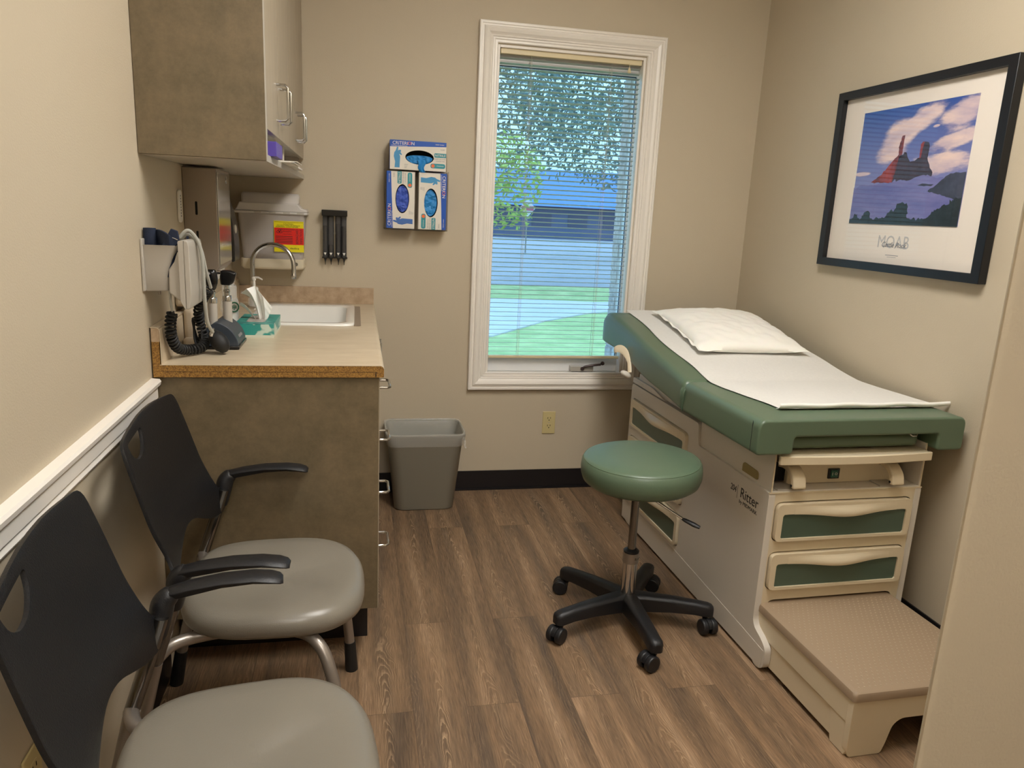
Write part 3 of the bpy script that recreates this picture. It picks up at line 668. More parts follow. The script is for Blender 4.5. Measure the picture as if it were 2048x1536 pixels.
# second coil hanging between hose and instruments
cc = thing('instrument_cable', 'black coiled cord bunched beside the two diagnostic instruments', 'cord', (-0.42, -1.16, ZT))
pc_ = smooth_path([(-0.408, -1.275, 1.121), (-0.432, -1.25, 1.09), (-0.452, -1.22, 1.05), (-0.452, -1.20, 1.01), (-0.446, -1.195, 0.975), (-0.456, -1.19, 0.95)], 5)
obj('upper_coil', B().tube(helix(pc_, 0.0112, 0.0118, 14), 0.0034, 7), M_rubber, cc)
b = B()
for k in range(5):
    yy = -1.205+0.008*k
    b.tube(smooth_path([(-0.446, yy, 1.055-0.01*k), (-0.468-0.003*k, yy+0.01, 1.02), (-0.470, yy+0.005, 0.965), (-0.458, yy, 0.938), (-0.448, yy-0.01, 0.955), (-0.448, yy, 1.0), (-0.448, yy, 1.045)], 5), 0.0032, 7)
obj('cord_loops', b, M_rubber, cc)
obj('plug', B().tube([(-0.472, -1.20, 0.938), (-0.455, -1.19, 0.938), (-0.44, -1.18, 0.94)], [0.003, 0.006, 0.005], 10), M_rubber, cc)

# instrument stand and instruments
st = thing('instrument_stand', 'slate grey desk stand holding two diagnostic instruments on the counter', 'instrument stand', (-0.405, -1.06, ZT), 0)
sp_ = rounded([(-0.452, ZT+0.0012), (-0.357, ZT+0.0012), (-0.352, 0.945), (-0.362, 0.975), (-0.385, 1.000), (-0.415, 1.012), (-0.452, 0.985)], [0.003, 0.006, 0.02, 0.03, 0.02, 0.01, 0.01], 5)
obj('body', B().prism(sp_, -1.170, -1.020, 'y'), M_slate, st, bev=0.004, seg=3)
obj('base_rim', B().prism([(-0.449, ZT+0.0003), (-0.3505, ZT+0.0003), (-0.3495, 0.940), (-0.449, 0.940)], -1.173, -1.017, 'y'), M_blackgl, st, bev=0.003)
Mt = frame_m((-0.3575, -1.095, 0.962), (0, 1, 0), (-0.25, 0, 0.97), (0.97, 0, 0.25))
obj('lettering', text_b(B(), 'WelchAllyn', 0.014, Mt, 0.0006), M_inkg, st)
def instrument(name, label, cx, cy, tilt, kind):
    t = thing(name, label, 'medical instrument', (cx, cy, 0.985))
    obj('handle', B().lathe([(0.0125, -0.02), (0.0135, -0.01), (0.0135, 0.078)], (cx, cy, 0.985), 20), M_ltgrey, t)
    obj('collar', B().lathe([(0.0145, 0), (0.0145, 0.013), (0.013, 0.016)], (cx, cy, 1.063), 20), M_chrome, t)
    obj('neck', B().lathe([(0.0085, 0), (0.0085, 0.012), (0.0105, 0.014), (0.0105, 0.018), (0.0075, 0.022), (0.0075, 0.032)], (cx, cy, 1.078), 20), M_chrome, t)
    if kind == 'oph':
        pr = [(0.008, 0), (0.013, 0.006), (0.0185, 0.022), (0.0195, 0.034), (0.018, 0.052), (0.015, 0.060), (0.010, 0.063)]
        b = B(Matrix.Translation((cx, cy, 1.100)) @ Matrix.Diagonal((1.0, 0.7, 1, 1))).lathe(pr, n=8)
        obj('head', b, M_blackgl, t, bev=0.003, seg=3)
        obj('aperture', B().cyl((cx-0.004, cy-0.0145, 1.152), (cx-0.004, cy-0.0135, 1.152), 0.004, n=14), M_inkg, t)
    else:
        b = B().prism(rounded([(cx-0.016, 1.112), (cx+0.012, 1.112), (cx+0.022, 1.120), (cx+0.031, 1.150), (cx+0.008, 1.158), (cx-0.015, 1.157), (cx-0.018, 1.135)], 0.006, 4), cy-0.014, cy+0.014, 'y')
        obj('head', b, M_blackgl, t, bev=0.005, seg=3)
        obj('locking_knob', B().cyl((cx-0.026, cy-0.004, 1.150), (cx-0.014, cy-0.004, 1.150), 0.006, n=14), M_chrome, t)
    return t
instrument('ophthalmoscope', 'upright instrument with a tall narrow black head, left one in the stand', -0.430, -1.125, 0, 'oph')
instrument('otoscope', 'upright instrument with a squat black head turned right, right one in the stand', -0.396, -1.070, 0, 'oto')

# ------------------------------------------------------------ back wall items
sh = thing('sharps_container', 'translucent sharps container with yellow and red hazard label', 'sharps container', (-0.36, 0, 1.08))
def rr(x0, x1, y0, y1, z, r=0.02): return [(x, y, z) for x, y in rounded(rect(x0, x1, y0, y1), r, 4)]
b = B().loft([rr(-0.480, -0.238, -0.118, -0.006, 1.128), rr(-0.482, -0.236, -0.120, -0.006, 1.14), rr(-0.492, -0.226, -0.124, -0.005, 1.25), rr(-0.497, -0.222, -0.127, -0.005, 1.318)])
obj('body', b, M_frost, sh, ang=50)
b = B().loft([rr(-0.480, -0.238, -0.118, 0.0, 1.084, 0.02), rr(-0.490, -0.228, -0.126, 0.0, 1.094, 0.02), rr(-0.490, -0.228, -0.128, 0.0, 1.128, 0.02)])
obj('bracket', b, mat('cream_bracket', srgb(226, 214, 188), 0.35), sh, ang=50)
obj('bracket_lock', B().prism(ellipse(-0.262, 1.108, 0.008, 0.008, 20), -0.131, -0.128, 'y'), M_chrome, sh)
b = B().box(-0.508, -0.212, -0.136, -0.004, 1.317, 1.327)
b.prism([(-0.508, 1.327), (-0.212, 1.327), (-0.214, 1.340), (-0.236, 1.342), (-0.252, 1.362), (-0.488, 1.362), (-0.498, 1.340)], -0.128, -0.006, 'y')
obj('lid', b, M_frostlid, sh, bev=0.004, seg=3)
b = B().loft([rr(-0.485, -0.250, -0.100, -0.006, 1.362), rr(-0.488, -0.248, -0.085, -0.006, 1.395), rr(-0.482, -0.254, -0.07, -0.008, 1.404)])
obj('drop_flap', b, M_frostlid, sh, ang=50)
for cx in (-0.415, -0.355, -0.297, -0.24): obj('lid_slot', B().box(cx-0.014, cx+0.014, -0.1368, -0.1355, 1.319, 1.326), M_ltgrey, sh)
b = B()
for i in range(34):
    x, y, z = random.uniform(-0.46, -0.26), random.uniform(-0.10, -0.03), 1.145+random.random()**1.6*0.10
    d = Vector((random.uniform(-1, 1), random.uniform(-0.5, 0.5), random.uniform(-0.5, 0.5))).normalized()*random.uniform(0.012, 0.03)
    x = min(max(x, -0.45), -0.27); b.cyl((x-d.x, y-d.y*0.3, z-abs(d.z)*0.3), (x+d.x, y+d.y*0.3, z+abs(d.z)*0.4), random.uniform(0.003, 0.006), n=8)
s_ = obj('used_syringes', b, mat('syringe_mix', srgb(150, 130, 150), 0.4, var2=srgb(232, 226, 224), vscale=14), sh); s_['kind'] = 'stuff'
# label on the front face (front plane y about -0.126)
Ml = frame_m((-0.398, -0.1285, 1.160), (1, 0, 0), (0, 0.0, 1), (0, -1, 0)) @ Matrix.Diagonal((1.49, 1.10, 1, 1))
LX = lambda a: 0.032+a
b = B(Ml).box(LX(0), LX(0.082), 0, 0.118, 0, 0.0006); obj('yellow_label', b, M_label_y, sh)
b = B(Ml).box(LX(0.001), LX(0.082), 0.028, 0.092, 0.0006, 0.001); obj('red_label', b, M_label_r, sh)
b = B(Ml)
for k in range(3):
    a = PI/2+k*2*PI/3; c = (LX(0.015)+0.0042*math.cos(a), 0.080+0.0042*math.sin(a)-0.002)
    b.prism(ellipse(c[0], c[1], 0.0045, 0.0045, 18), 0.001, 0.0014, holes=[ellipse(c[0], c[1], 0.0030, 0.0030, 18)])
b.prism(ellipse(LX(0.015), 0.078, 0.0022, 0.0022, 14), 0.001, 0.0014, holes=[ellipse(LX(0.015), 0.078, 0.0013, 0.0013, 14)])
def tx(s, size, x, y, rot=0, z=0.0012): return text_b(b, s, size, Ml @ Matrix.Translation((x, y, z)) @ Matrix.Rotation(rot, 4, 'Z'), 0.0002)
for i in range(22): b.box(LX(0.002+i*0.0036), LX(0.0042+i*0.0036), 0.113, 0.1145, 0.0006, 0.001)
tx('CAUTION', 0.006, LX(0.04), 0.107); tx('DO NOT OPEN OR REMOVE', 0.005, LX(0.04), 0.101); tx('DISPOSAL CONTAINER', 0.006, LX(0.036), 0.0955)
tx('BIOHAZARD', 0.007, LX(0.038), 0.086); tx('SHARPS', 0.007, LX(0.036), 0.078); tx('CAUTION', 0.0055, LX(0.036), 0.068)
for y in (0.058, 0.052, 0.046, 0.040, 0.034): b.box(LX(0.004), LX(0.055-0.004*((y*1000) % 3)), y, y+0.002, 0.001, 0.0014)
tx('BIOHAZARD', 0.010, LX(0.064), 0.060, PI/2); tx('INFECTIOUS', 0.010, LX(0.075), 0.060, PI/2)
tx('dedica', 0.010, LX(0.056), 0.014)
obj('label_print', b, M_ink, sh)

sd = thing('specula_dispenser', 'black wall dispenser with four tubes of ear specula tips', 'dispenser', (-0.10, 0, 1.1))
obj('top_cap', B().box(-0.156, -0.046, -0.055, -0.001, 1.318, 1.344), M_blackgl, sd, bev=0.002)
obj('back_plate', B().box(-0.153, -0.050, -0.008, -0.001, 1.135, 1.32), M_black, sd)
tcx = [-0.143, -0.118, -0.086, -0.061]; fl = [0.138, 0.055, 0.146, 0.138]
for i, cx in enumerate(tcx):
    tt = obj('tube', B().cyl((cx, -0.030, 1.136), (cx, -0.030, 1.318), 0.0105, n=18), mat('clear_tube', srgb(120, 118, 116), 0.15, alpha=0.3), sd)
    obj('specula_stack', B().cyl((cx, -0.030, 1.137), (cx, -0.030, 1.137+fl[i]), 0.0092, n=16), M_blackgl, tt)
    obj('specula_tip', B().lathe([(0.0012, 0), (0.002, 0.012), (0.0052, 0.025), (0.0092, 0.030)], (cx, -0.030, 1.104), 14), M_blackgl, tt)
    obj('white_triangle', B().prism([(cx-0.006, 1.158), (cx+0.006, 1.158), (cx, 1.146)], -0.0412, -0.0402, 'y'), M_white, tt)
obj('base_rail', B().box(-0.156, -0.047, -0.040, -0.001, 1.133, 1.139), M_blackgl, sd)
obj('keyhole', B(frame_m((-0.102, -0.009, 1.243), (1, 0, 0), (0, 0, 1), (0, -1, 0))).prism(ellipse(0, 0, 0.0045, 0.0045, 16), 0, 0.002, holes=[ellipse(0, 0, 0.0028, 0.0028, 16)]), M_ltgrey, sd)
b = B().box(-0.105, -0.0995, -0.0092, -0.008, 1.14, 1.318); obj('centre_slot', b, M_wall, sd)

# glove boxes in a clear holder
gh = thing('glove_box_holder', 'clear wall holder carrying three cartons of gloves', 'holder', (0.253, 0, 1.27))
b = B().box(0.112, 0.394, -0.004, 0.0, 1.272, 1.60).box(0.112, 0.394, -0.090, -0.004, 1.272, 1.276).box(0.112, 0.115, -0.090, -0.004, 1.276, 1.53).box(0.391, 0.394, -0.090, -0.004, 1.276, 1.53)
b.box(0.112, 0.394, -0.093, -0.090, 1.272, 1.31)
obj('holder_body', b, M_acryl, gh)
HAND = [(-0.010, -0.046), (0.012, -0.046), (0.013, -0.020), (0.014, 0.004), (0.010, 0.016), (0.019, 0.010), (0.022, 0.014), (0.014, 0.026), (0.018, 0.026), (0.017, 0.034), (0.008, 0.034), (0.004, 0.030), (0.006, 0.046), (0.000, 0.048), (-0.006, 0.030), (-0.012, 0.022), (-0.014, 0.004), (-0.008, -0.020)]
def glove_box(label, M, handmat, glovemat, flip=False):
    """carton face: 0.246 wide, 0.124 tall, front at z=0"""
    t = thing('glove_carton', label, 'glove box', tuple((M @ Vector((0.123, 0.06, -0.04)))), 0, 'glove cartons in the wall holder')
    W, H, D = 0.244, 0.122, 0.078
    b = B(M).prism(rect(0, W, 0, H), -0.0012, 0, holes=[ellipse(0.128, 0.054, 0.062, 0.030, 36)])
    b.box(0, W, 0, 0.001, -D, -0.0012).box(0, W, H-0.001, H, -D, -0.0012).box(0, 0.001, 0.001, H-0.001, -D, -0.0012).box(W-0.001, W, 0.001, H-0.001, -D, -0.0012).box(0.001, W-0.001, 0.001, H-0.001, -D, -D+0.001)
    obj('carton', b, M_cbox, t, smooth=False)
    obj('blue_band', B(M).prism([(0, 0.094), (0.06, 0.096), (0.15, 0.1005), (W, 0.104), (W, H), (0, H)], 0, 0.0004).box(-0.0004, 0, 0.0, H, -D, 0).box(0, W, H, H+0.0004, -D, 0), M_blue, t)
    obj('inside', B(M).box(0.05, 0.2, 0.015, 0.095, -0.062, -0.06), M_dark, t)
    def gl(u, v):
        x = 0.071+u*0.114; a = 2*u-1; yy = 0.054+(v-0.5)*0.056*math.sqrt(max(0.02, 1-a*a))-0.001
        if not flip: yy -= 0.008*(v)*math.sqrt(max(0.02, 1-a*a))*2.2
        n = noise.noise(Vector((x*60, yy*60, 3.3)))+0.6*noise.noise(Vector((x*150, yy*150, 1)))
        return (x, yy, -0.010+0.007*n)
    obj('folded_gloves', B(M).sheet(gl, 26, 16), glovemat, t)
    if not flip:
        def tail(u, v):
            return (0.133+(u-0.5)*(0.034-0.012*v)+0.008*v+0.004*math.sin(v*7), 0.044-0.052*v, -0.004+0.010*math.sin(v*2.6)+0.004*math.sin(u*9+v*5))
        obj('pulled_glove', B(M).sheet(tail, 10, 14, 0.001), glovemat, t)
    b = B(M).prism([(x*0.98+0.030, y*0.92+0.050) for x, y in HAND], 0, 0.0005); obj('printed_glove', b, handmat, t)
    b = B(M).prism(rounded(rect(0.192, W, 0.058, 0.076), [0.005, 0, 0, 0.005]), 0, 0.0004)
    b.prism(rounded(rect(0.176, W-0.003, 0.012, 0.032), 0.009), 0, 0.0004); obj('teal_tag', b, M_teal, t)
    obj('orange_dot', B(M).prism(ellipse(0.187, 0.022, 0.0075, 0.0075, 20), 0.0004, 0.0008), M_orange, t)
    b = B(M); text_b(b, 'O', 0.0195, M @ Matrix.Translation((0.0835, 0.1095, 0.0006)), 0.0002); obj('orange_letter', b, M_orange, t)
    b = B(M)
    text_b(b, 'CRITERI', 0.0195, M @ Matrix.Translation((0.010, 0.1095, 0.0006)), 0.0003, align='LEFT', sx=0.98)
    text_b(b, 'N', 0.0195, M @ Matrix.Translation((0.0905, 0.1095, 0.0006)), 0.0003, align='LEFT')
    text_b(b, 'COMFORT IN PROTECTION', 0.0055, M @ Matrix.Translation((0.040, 0.0985, 0.0006)), 0.0003)
    text_b(b, 'HENRY SCHEIN', 0.0055, M @ Matrix.Translation((0.215, 0.1115, 0.0006)), 0.0003)
    text_b(b, 'NITRILE', 0.0135, M @ Matrix.Translation((0.218, 0.0665, 0.0006)), 0.0003)
    text_b(b, 'STANDARD', 0.006, M @ Matrix.Translation((0.219, 0.022, 0.0006)), 0.0003)
    obj('white_lettering', b, M_white, t)
    b = B(M); text_b(b, 'EXAM GLOVES', 0.0082, M @ Matrix.Translation((0.216, 0.0515, 0.0004)), 0.0002); text_b(b, 'POWDER FREE', 0.006, M @ Matrix.Translation((0.219, 0.042, 0.0004)), 0.0002)
    text_b(b, 'N200', 0.008, M @ Matrix.Translation((0.228, 0.091, 0.0004)), 0.0002)
    for k in range(4): b.box(0.062, 0.078-0.002*k, 0.022-0.005*k, 0.0232-0.005*k, 0, 0.0003)
    obj('small_print', b, M_inkg, t)
    return t
ya = -0.0895
glove_box('white and blue carton of gloves lying flat on top with a glove hanging out', frame_m((0.136, ya-0.001, 1.531), (1, 0, 0), (0, 0, 1), (0, -1, 0)), M_gprint, M_gblue)
glove_box('upright glove carton on the lower left showing dark violet blue gloves', frame_m((0.2475, ya, 1.2785), (0, 0, 1), (-1, 0, 0), (0, -1, 0)) @ Matrix.Translation((0, 0.002, 0)), M_gprintd, M_gviol, True)
glove_box('upright glove carton on the lower right showing bright blue gloves', frame_m((0.2615, ya, 1.5225), (0, 0, -1), (1, 0, 0), (0, -1, 0)) @ Matrix.Translation((0, 0.002, 0)), M_gprint, M_gblue, True)

def outlet(label, M, zrot=0):
    t = thing('electrical_outlet', label, 'outlet', tuple(M @ Vector((0, 0, 0))))
    obj('cover_plate', B(M).prism(rounded(rect(-0.033, 0.033, -0.0575, 0.0575), 0.004), 0.0003, 0.005), M_ivory, t, bev=0.002)
    for s in (-0.0195, 0.0195):
        rc = obj('receptacle', B(M).prism(rounded([(-0.0165, s-0.008), (-0.010, s-0.0145), (0.010, s-0.0145), (0.0165, s-0.008), (0.0165, s+0.008), (0.010, s+0.0145), (-0.010, s+0.0145), (-0.0165, s+0.008)], 0.004), 0.005, 0.0065), M_ivory, t)
        b = B(M).box(-0.008, -0.0055, s, s+0.009, 0.0065, 0.0068).box(0.0055, 0.008, s+0.001, s+0.009, 0.0065, 0.0068).prism(ellipse(0, s-0.006, 0.0025, 0.003, 10), 0.0065, 0.0068)
        obj('slots', b, M_dark, rc)
    obj('screw', B(M).prism(ellipse(0, 0, 0.003, 0.003, 12), 0.005, 0.0058), M_ltgrey, t)
outlet('ivory outlet plate on the back wall under the window', frame_m((0.942, 0, 0.348), (1, 0, 0), (0, 0, 1), (0, -1, 0)))
outlet('ivory outlet plate low on the left wall behind the nearest chair', frame_m((XL, -2.285, 0.395), (0, 1, 0), (0, 0, 1), (1, 0, 0)))

# waste bin
wb = thing('wastebasket', 'grey plastic wastebasket with a clear liner beside the base cabinet', 'wastebasket', (0.305, -0.145, 0))
def br_(z, hx, hy_, r=0.05, cx=0.303, cy=-0.147): return [(x, y, z) for x, y in rounded(rect(cx-hx, cx+hx, cy-hy_, cy+hy_), r, 6)]
b = B().loft([br_(0.001, 0.132, 0.095), br_(0.006, 0.138, 0.100), br_(0.355, 0.172, 0.130), br_(0.362, 0.180, 0.137), br_(0.372, 0.181, 0.138), br_(0.375, 0.178, 0.135),
              br_(0.372, 0.172, 0.129), br_(0.35, 0.168, 0.126), br_(0.012, 0.132, 0.095)])
obj('bin_body', b, M_bin, wb, ang=50)
ln_rings = []
def lr(z, hx, hy_, amp, ph, k=64):
    base = rounded(rect(-hx, hx, -hy_, hy_), 0.05, 15)
    out = []
    for i, (x, y) in enumerate(base):
        n = noise.noise(Vector((x*30, y*30, z*22+ph)))*amp+noise.noise(Vector((x*90, y*90, z*60+ph)))*amp*0.5
        l = math.hypot(x, y); out.append((0.303+x+x/l*n, -0.147+y+y/l*n, z+n*0.5))
    return out
ln_rings = [lr(0.318, 0.174, 0.132, 0.004, 1), lr(0.33, 0.177, 0.135, 0.005, 2), lr(0.345, 0.180, 0.136, 0.005, 3), lr(0.362, 0.183, 0.139, 0.003, 4), lr(0.378, 0.182, 0.139, 0.002, 5), lr(0.378, 0.175, 0.132, 0.002, 5),
            lr(0.35, 0.163, 0.121, 0.005, 6), lr(0.31, 0.155, 0.114, 0.008, 7), lr(0.25, 0.145, 0.104, 0.012, 8), lr(0.15, 0.128, 0.088, 0.014, 9), lr(0.06, 0.11, 0.07, 0.01, 10)]
obj('liner', B().loft(ln_rings, cap=False), M_liner, wb, ang=60)
b = B().tube(smooth_path([(0.482, -0.20, 0.335), (0.488, -0.215, 0.322), (0.486, -0.23, 0.305), (0.492, -0.235, 0.296)]), [0.004]*18+[0.003], 6); obj('liner_knot', b, M_liner, wb)

# ------------------------------------------------------------ exam table (local: u right, v toward the back wall, z up)
TH = 0.022
MT = Matrix.Translation((1.236, -1.555, 0)) @ Matrix.Rotation(TH, 4, 'Z')
et = thing('exam_table', 'green upholstered medical exam table with grey enamel drawer base and pull-out step', 'exam table', (1.236, -1.555, 0), TH)
W_ = 0.549
# body: left and right side walls with a front foot, front face with cut-outs, top, back
side = rounded([(0.0, 0.568), (0.0, 0.125), (-0.055, 0.105), (-0.085, 0.085), (-0.085, 0.022), (-0.06, 0.004), (-0.03, 0.004), (-0.015, 0.020), (0.20, 0.022), (0.24, 0.032), (0.98, 0.032), (0.98, 0.004), (1.09, 0.004), (1.146, 0.05), (1.146, 0.648), (0.492, 0.648), (0.478, 0.568)],
               [0.012, 0.03, 0.02, 0.02, 0.03, 0.02, 0.01, 0.01, 0.01, 0.01, 0.002, 0.002, 0.02, 0.03, 0.02, 0.012, 0.015], 4)
dz = [(0.460, 0.588), (0.292, 0.418), (0.122, 0.256)]
holes = [rounded(rect(0.560, 1.122, a, b_), 0.024, 4) for a, b_ in dz]
obj('side_panel', B(MT).prism(side, 0.0, 0.022, 'x', holes=holes), M_body, et, bev=0.004, seg=3)
obj('side_panel', B(MT).prism(side, W_-0.022, W_, 'x'), M_body, et, bev=0.004, seg=3)
obj('side_skirt', B(MT).prism([(-0.07, 0.012), (-0.078, 0.075), (0.07, 0.083), (0.58, 0.104), (1.14, 0.104), (1.14, 0.012)], -0.0012, 0.0005, 'x'), M_body, et)
front = rounded([(0.020, 0.566), (0.020, 0.03), (0.044, 0.03), (0.044, 0.203), (0.503, 0.203), (0.503, 0.03), (0.529, 0.03), (0.529, 0.566)], [0.001, 0, 0, 0.022, 0.022, 0, 0, 0.001], 4)
fdz = [(0.405, 0.537), (0.240, 0.370)]
fh = [rounded(rect(0.027, 0.519, a, b_), 0.026, 4) for a, b_ in fdz]
obj('front_panel', B(MT).prism(front, 0.002, 0.020, 'y', holes=fh), M_cream, et, bev=0.003, seg=3)
b = B(MT).box(0.022, W_-0.022, 0.49, 1.14, 0.635, 0.652).box(0.022, W_-0.022, 1.125, 1.145, 0.05, 0.648).box(0.022, W_-0.022, 0.02, 0.49, 0.555, 0.567).box(0.0225, W_-0.0225, 0.02, 1.12, 0.22, 0.236)
b.box(0.002, W_-0.002, 1.03, 1.142, 0.652, 0.668)
obj('base_top', b, M_body, et, bev=0.003)
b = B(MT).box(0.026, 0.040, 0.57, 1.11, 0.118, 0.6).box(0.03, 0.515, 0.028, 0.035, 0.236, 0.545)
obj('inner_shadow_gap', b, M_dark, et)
def drawer(M, w, h, label=None):
    """drawer front in local xy plane, front at z=0.012; frame with wavy pull above a green inset"""
    outer = rounded(rect(0, w, 0, h), 0.020, 4)
    top = []
    n = 24
    for i in range(n+1):
        t = i/n; x = 0.020+(w-0.04)*t
        s = math.exp(-((t-0.5)/0.22)**2)
        top.append((x, h-0.033-0.009*s))
    top[0] = (0.024, h-0.034); top[-1] = (w-0.024, h-0.034); top.insert(0, (0.020, h-0.040)); top.append((w-0.020, h-0.040))
    inset = [(0.020, 0.015), (0.025, 0.010), (w-0.025, 0.010), (w-0.020, 0.015)]+[(x, y) for x, y in reversed(top)]
    d = obj('drawer', B(M).prism(outer, -0.012, 0.010, holes=[inset]), M_cream, et, bev=0.004, seg=3)
    obj('green_inset', B(M).prism([(w/2+(x-w/2)*1.01, h/2+(y-h/2)*1.01) for x, y in inset], -0.006, 0.005), M_inset, d)
    def lip(u, v):
        x = w*(0.12+0.76*u); s = math.exp(-((0.12+0.76*u-0.5)/0.22)**2)
        return (x, h-0.010-(0.023+0.009*s)*v, 0.0118-0.005*(1-s)+0.013*s*math.sin(PI*v*0.66)**1.3)
    obj('pull_lip', B(M).sheet(lip, 24, 8, 0.003), M_cream, d, ang=60)
# left-side drawers: x axis runs toward the foot end so that the pull reads from outside
for a, b_ in dz:
    M = MT @ frame_m((-0.001, 1.118, a+0.004), (0, -1, 0), (0, 0, 1), (-1, 0, 0))
    drawer(M, 0.554, b_-a-0.008)
for a, b_ in fdz:
    M = MT @ frame_m((0.031, -0.002, a+0.004), (1, 0, 0), (0, 0, 1), (0, -1, 0))
    drawer(M, 0.484, b_-a-0.008)
# upper metal box
b = B(MT).box(0.008, 0.012, 0.002, 0.485, 0.568, 0.716).box(W_-0.012, W_-0.008, 0.002, 0.485, 0.568, 0.716).box(0.012, W_-0.012, 0.002, 0.485, 0.567, 0.573).box(0.012, W_-0.012, 0.46, 0.485, 0.573, 0.70)
b.box(0.012, W_-0.012, 0.485, 1.1, 0.655, 0.70)
obj('upper_housing', b, M_body, et, bev=0.001)
obj('front_rim', B(MT).box(0.0, W_, -0.001, 0.004, 0.5655, 0.5690).box(0.006, 0.0095, 0.0, 0.003, 0.568, 0.716).box(W_-0.0095, W_-0.006, 0.0, 0.003, 0.568, 0.716), M_cream, et)
obj('rear_metal_cap', B(MT).prism(rounded([(1.147, 0.652), (1.147, 0.676), (0.93, 0.676), (0.80, 0.652)], [0.004, 0.012, 0.03, 0.004]), 0.003, 0.030, 'x'), M_body, et, bev=0.004)
obj('heater_box', B(MT).prism(rounded([(0.092, 0.5735), (0.502, 0.5735), (0.506, 0.615), (0.488, 0.622), (0.484, 0.642), (0.092, 0.645)], 0.004), 0.055, 0.44, 'y'), M_cream, et, bev=0.002)
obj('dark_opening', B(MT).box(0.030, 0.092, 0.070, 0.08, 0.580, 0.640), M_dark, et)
sw = obj('rocker_switch', B(MT).box(0.236, 0.276, 0.050, 0.0555, 0.588, 0.622), M_blackgl, et, bev=0.001)
obj('green_rocker', B(MT).box(0.243, 0.269, 0.047, 0.0505, 0.592, 0.618), mat('green_rocker', srgb(10, 84, 66), 0.3), sw, bev=0.002)
b = B(MT).box(0.248, 0.2492, 0.0464, 0.047, 0.600, 0.610)
text_b(b, 'O', 0.012, MT @ frame_m((0.261, 0.0466, 0.605), (1, 0, 0), (0, 0, 1), (0, -1, 0)), 0.0002); obj('switch_marks', b, M_white, sw)
# stirrups folded in the opening
for cx in (0.087, 0.438):
    prf = [(0.09, 0.640), (0.05, 0.652), (0.01, 0.645), (-0.018, 0.620), (-0.026, 0.585), (-0.006, 0.585), (0.000, 0.612), (0.02, 0.628), (0.05, 0.632), (0.09, 0.622)]
    s = obj('stirrup', B(MT).prism(rounded(prf, 0.012, 4), cx-0.022, cx+0.022, 'x'), M_cream, et, bev=0.006, seg=3)
    obj('pivot', B(MT).cyl((cx-0.0235, -0.010, 0.594), (cx-0.020, -0.010, 0.594), 0.004, n=10), M_dark, s)
for u0 in (0.03, 0.395): obj('slide_rail', B(MT).box(u0, u0+0.065, 0.005, 0.06, 0.5735, 0.577), M_ltgrey, et)
# tray front and pan
tp = [(0.004+0.536*t, -0.030-0.016*math.sin(PI*t)) for t in [i/16 for i in range(17)]]
b = B(MT).prism(tp+[(0.540, -0.018), (0.004, -0.018)], 0.668, 0.696)
obj('tray_front', b, M_cream, et, bev=0.003, seg=3)
b = B(MT).box(0.016, 0.533, -0.018, 0.40, 0.689, 0.696)
obj('pull_out_tray', b, M_cream, et, bev=0.002)
pb = [rr(0.14, 0.385, -0.012, 0.3, 0.688, 0.03), rr(0.15, 0.375, -0.005, 0.29, 0.656, 0.03)]
obj('drain_pan', B(MT).loft(pb), M_cream, et, ang=50, bev=0.002)
# leg rest pad
obj('leg_rest_pad', B(MT).box(0.032, 0.512, 0.004, 0.45, 0.704, 0.744), M_green, et, bev=0.016, seg=5)
obj('pad_plate', B(MT).box(0.03, 0.525, -0.012, 0.46, 0.7525, 0.7575), M_cream, et, bev=0.001)
obj('pad_latch', B(MT).tube([(0.455, -0.008, 0.753), (0.47, -0.012, 0.744), (0.488, -0.010, 0.745), (0.495, 0.0, 0.752)], 0.0018, 8), M_chrome, et)
# seat upholstery: U section with deep side skirts
UL, UR = -0.088, 0.636
ZS = 0.812
def puff(b, amp, sc, seed):
    for v in b.bm.verts:
        n = noise.noise_vector(v.co*sc+Vector((seed, 0, 0))); v.co += n*amp
def ubox(u0, u1, v0, v1, zb, zt, r, sl=0):
    pass
secu = rounded([(UL, 0.704), (0.034, 0.704), (0.036, 0.758), (0.540, 0.758), (0.542, 0.704), (UR, 0.704), (UR, ZS), (UL, ZS)], [0.014, 0.012, 0.010, 0.010, 0.012, 0.014, 0.030, 0.030], 6)
obj('seat_section', B(MT).prism(secu, -0.040, 0.462, 'y'), M_green, et, bev=0.020, seg=6, ang=50, hn=True)
# backrest section: side profile skirts and sloping top
def topz(v): return ZS+(v-0.462)*0.1685
def botz(v):
    P = [(0.462, 0.704), (0.81, 0.742), (1.04, 0.786), (1.20, 0.800), (1.34, 0.806)]
    for (a, za), (c, zc) in zip(P[:-1], P[1:]):
        if v <= c: return za+(zc-za)*(v-a)/(c-a)
    return P[-1][1]
rings = []
vv = [0.464, 0.472]+[0.49+0.07*i for i in range(12)]+[1.305, 1.335, 1.348, 1.352]
for k, v in enumerate(vv):
    vt = min(v, 1.30); e = {0: 0.010, len(vv)-1: 0.024, len(vv)-2: 0.012, len(vv)-3: 0.003}.get(k, 0)
    t_ = topz(vt)-(0.028 if v > 1.32 else 0.010 if v > 1.30 else 0)-e; bt = botz(v)+e*0.4
    mid = t_-0.062
    sec = rounded([(UL+e*0.5, bt), (0.0, bt), (0.012, mid), (0.538, mid), (0.55, bt), (UR-e*0.5, bt), (UR-e*0.5, t_), (UL+e*0.5, t_)], [0.014, 0.01, 0.01, 0.01, 0.01, 0.014, 0.030, 0.030], 6)
    rings.append([(x+0.002*math.sin(v*13), v, z) for x, z in sec])
bs = obj('backrest_section', B(MT).loft(rings), M_green, et, ang=60)
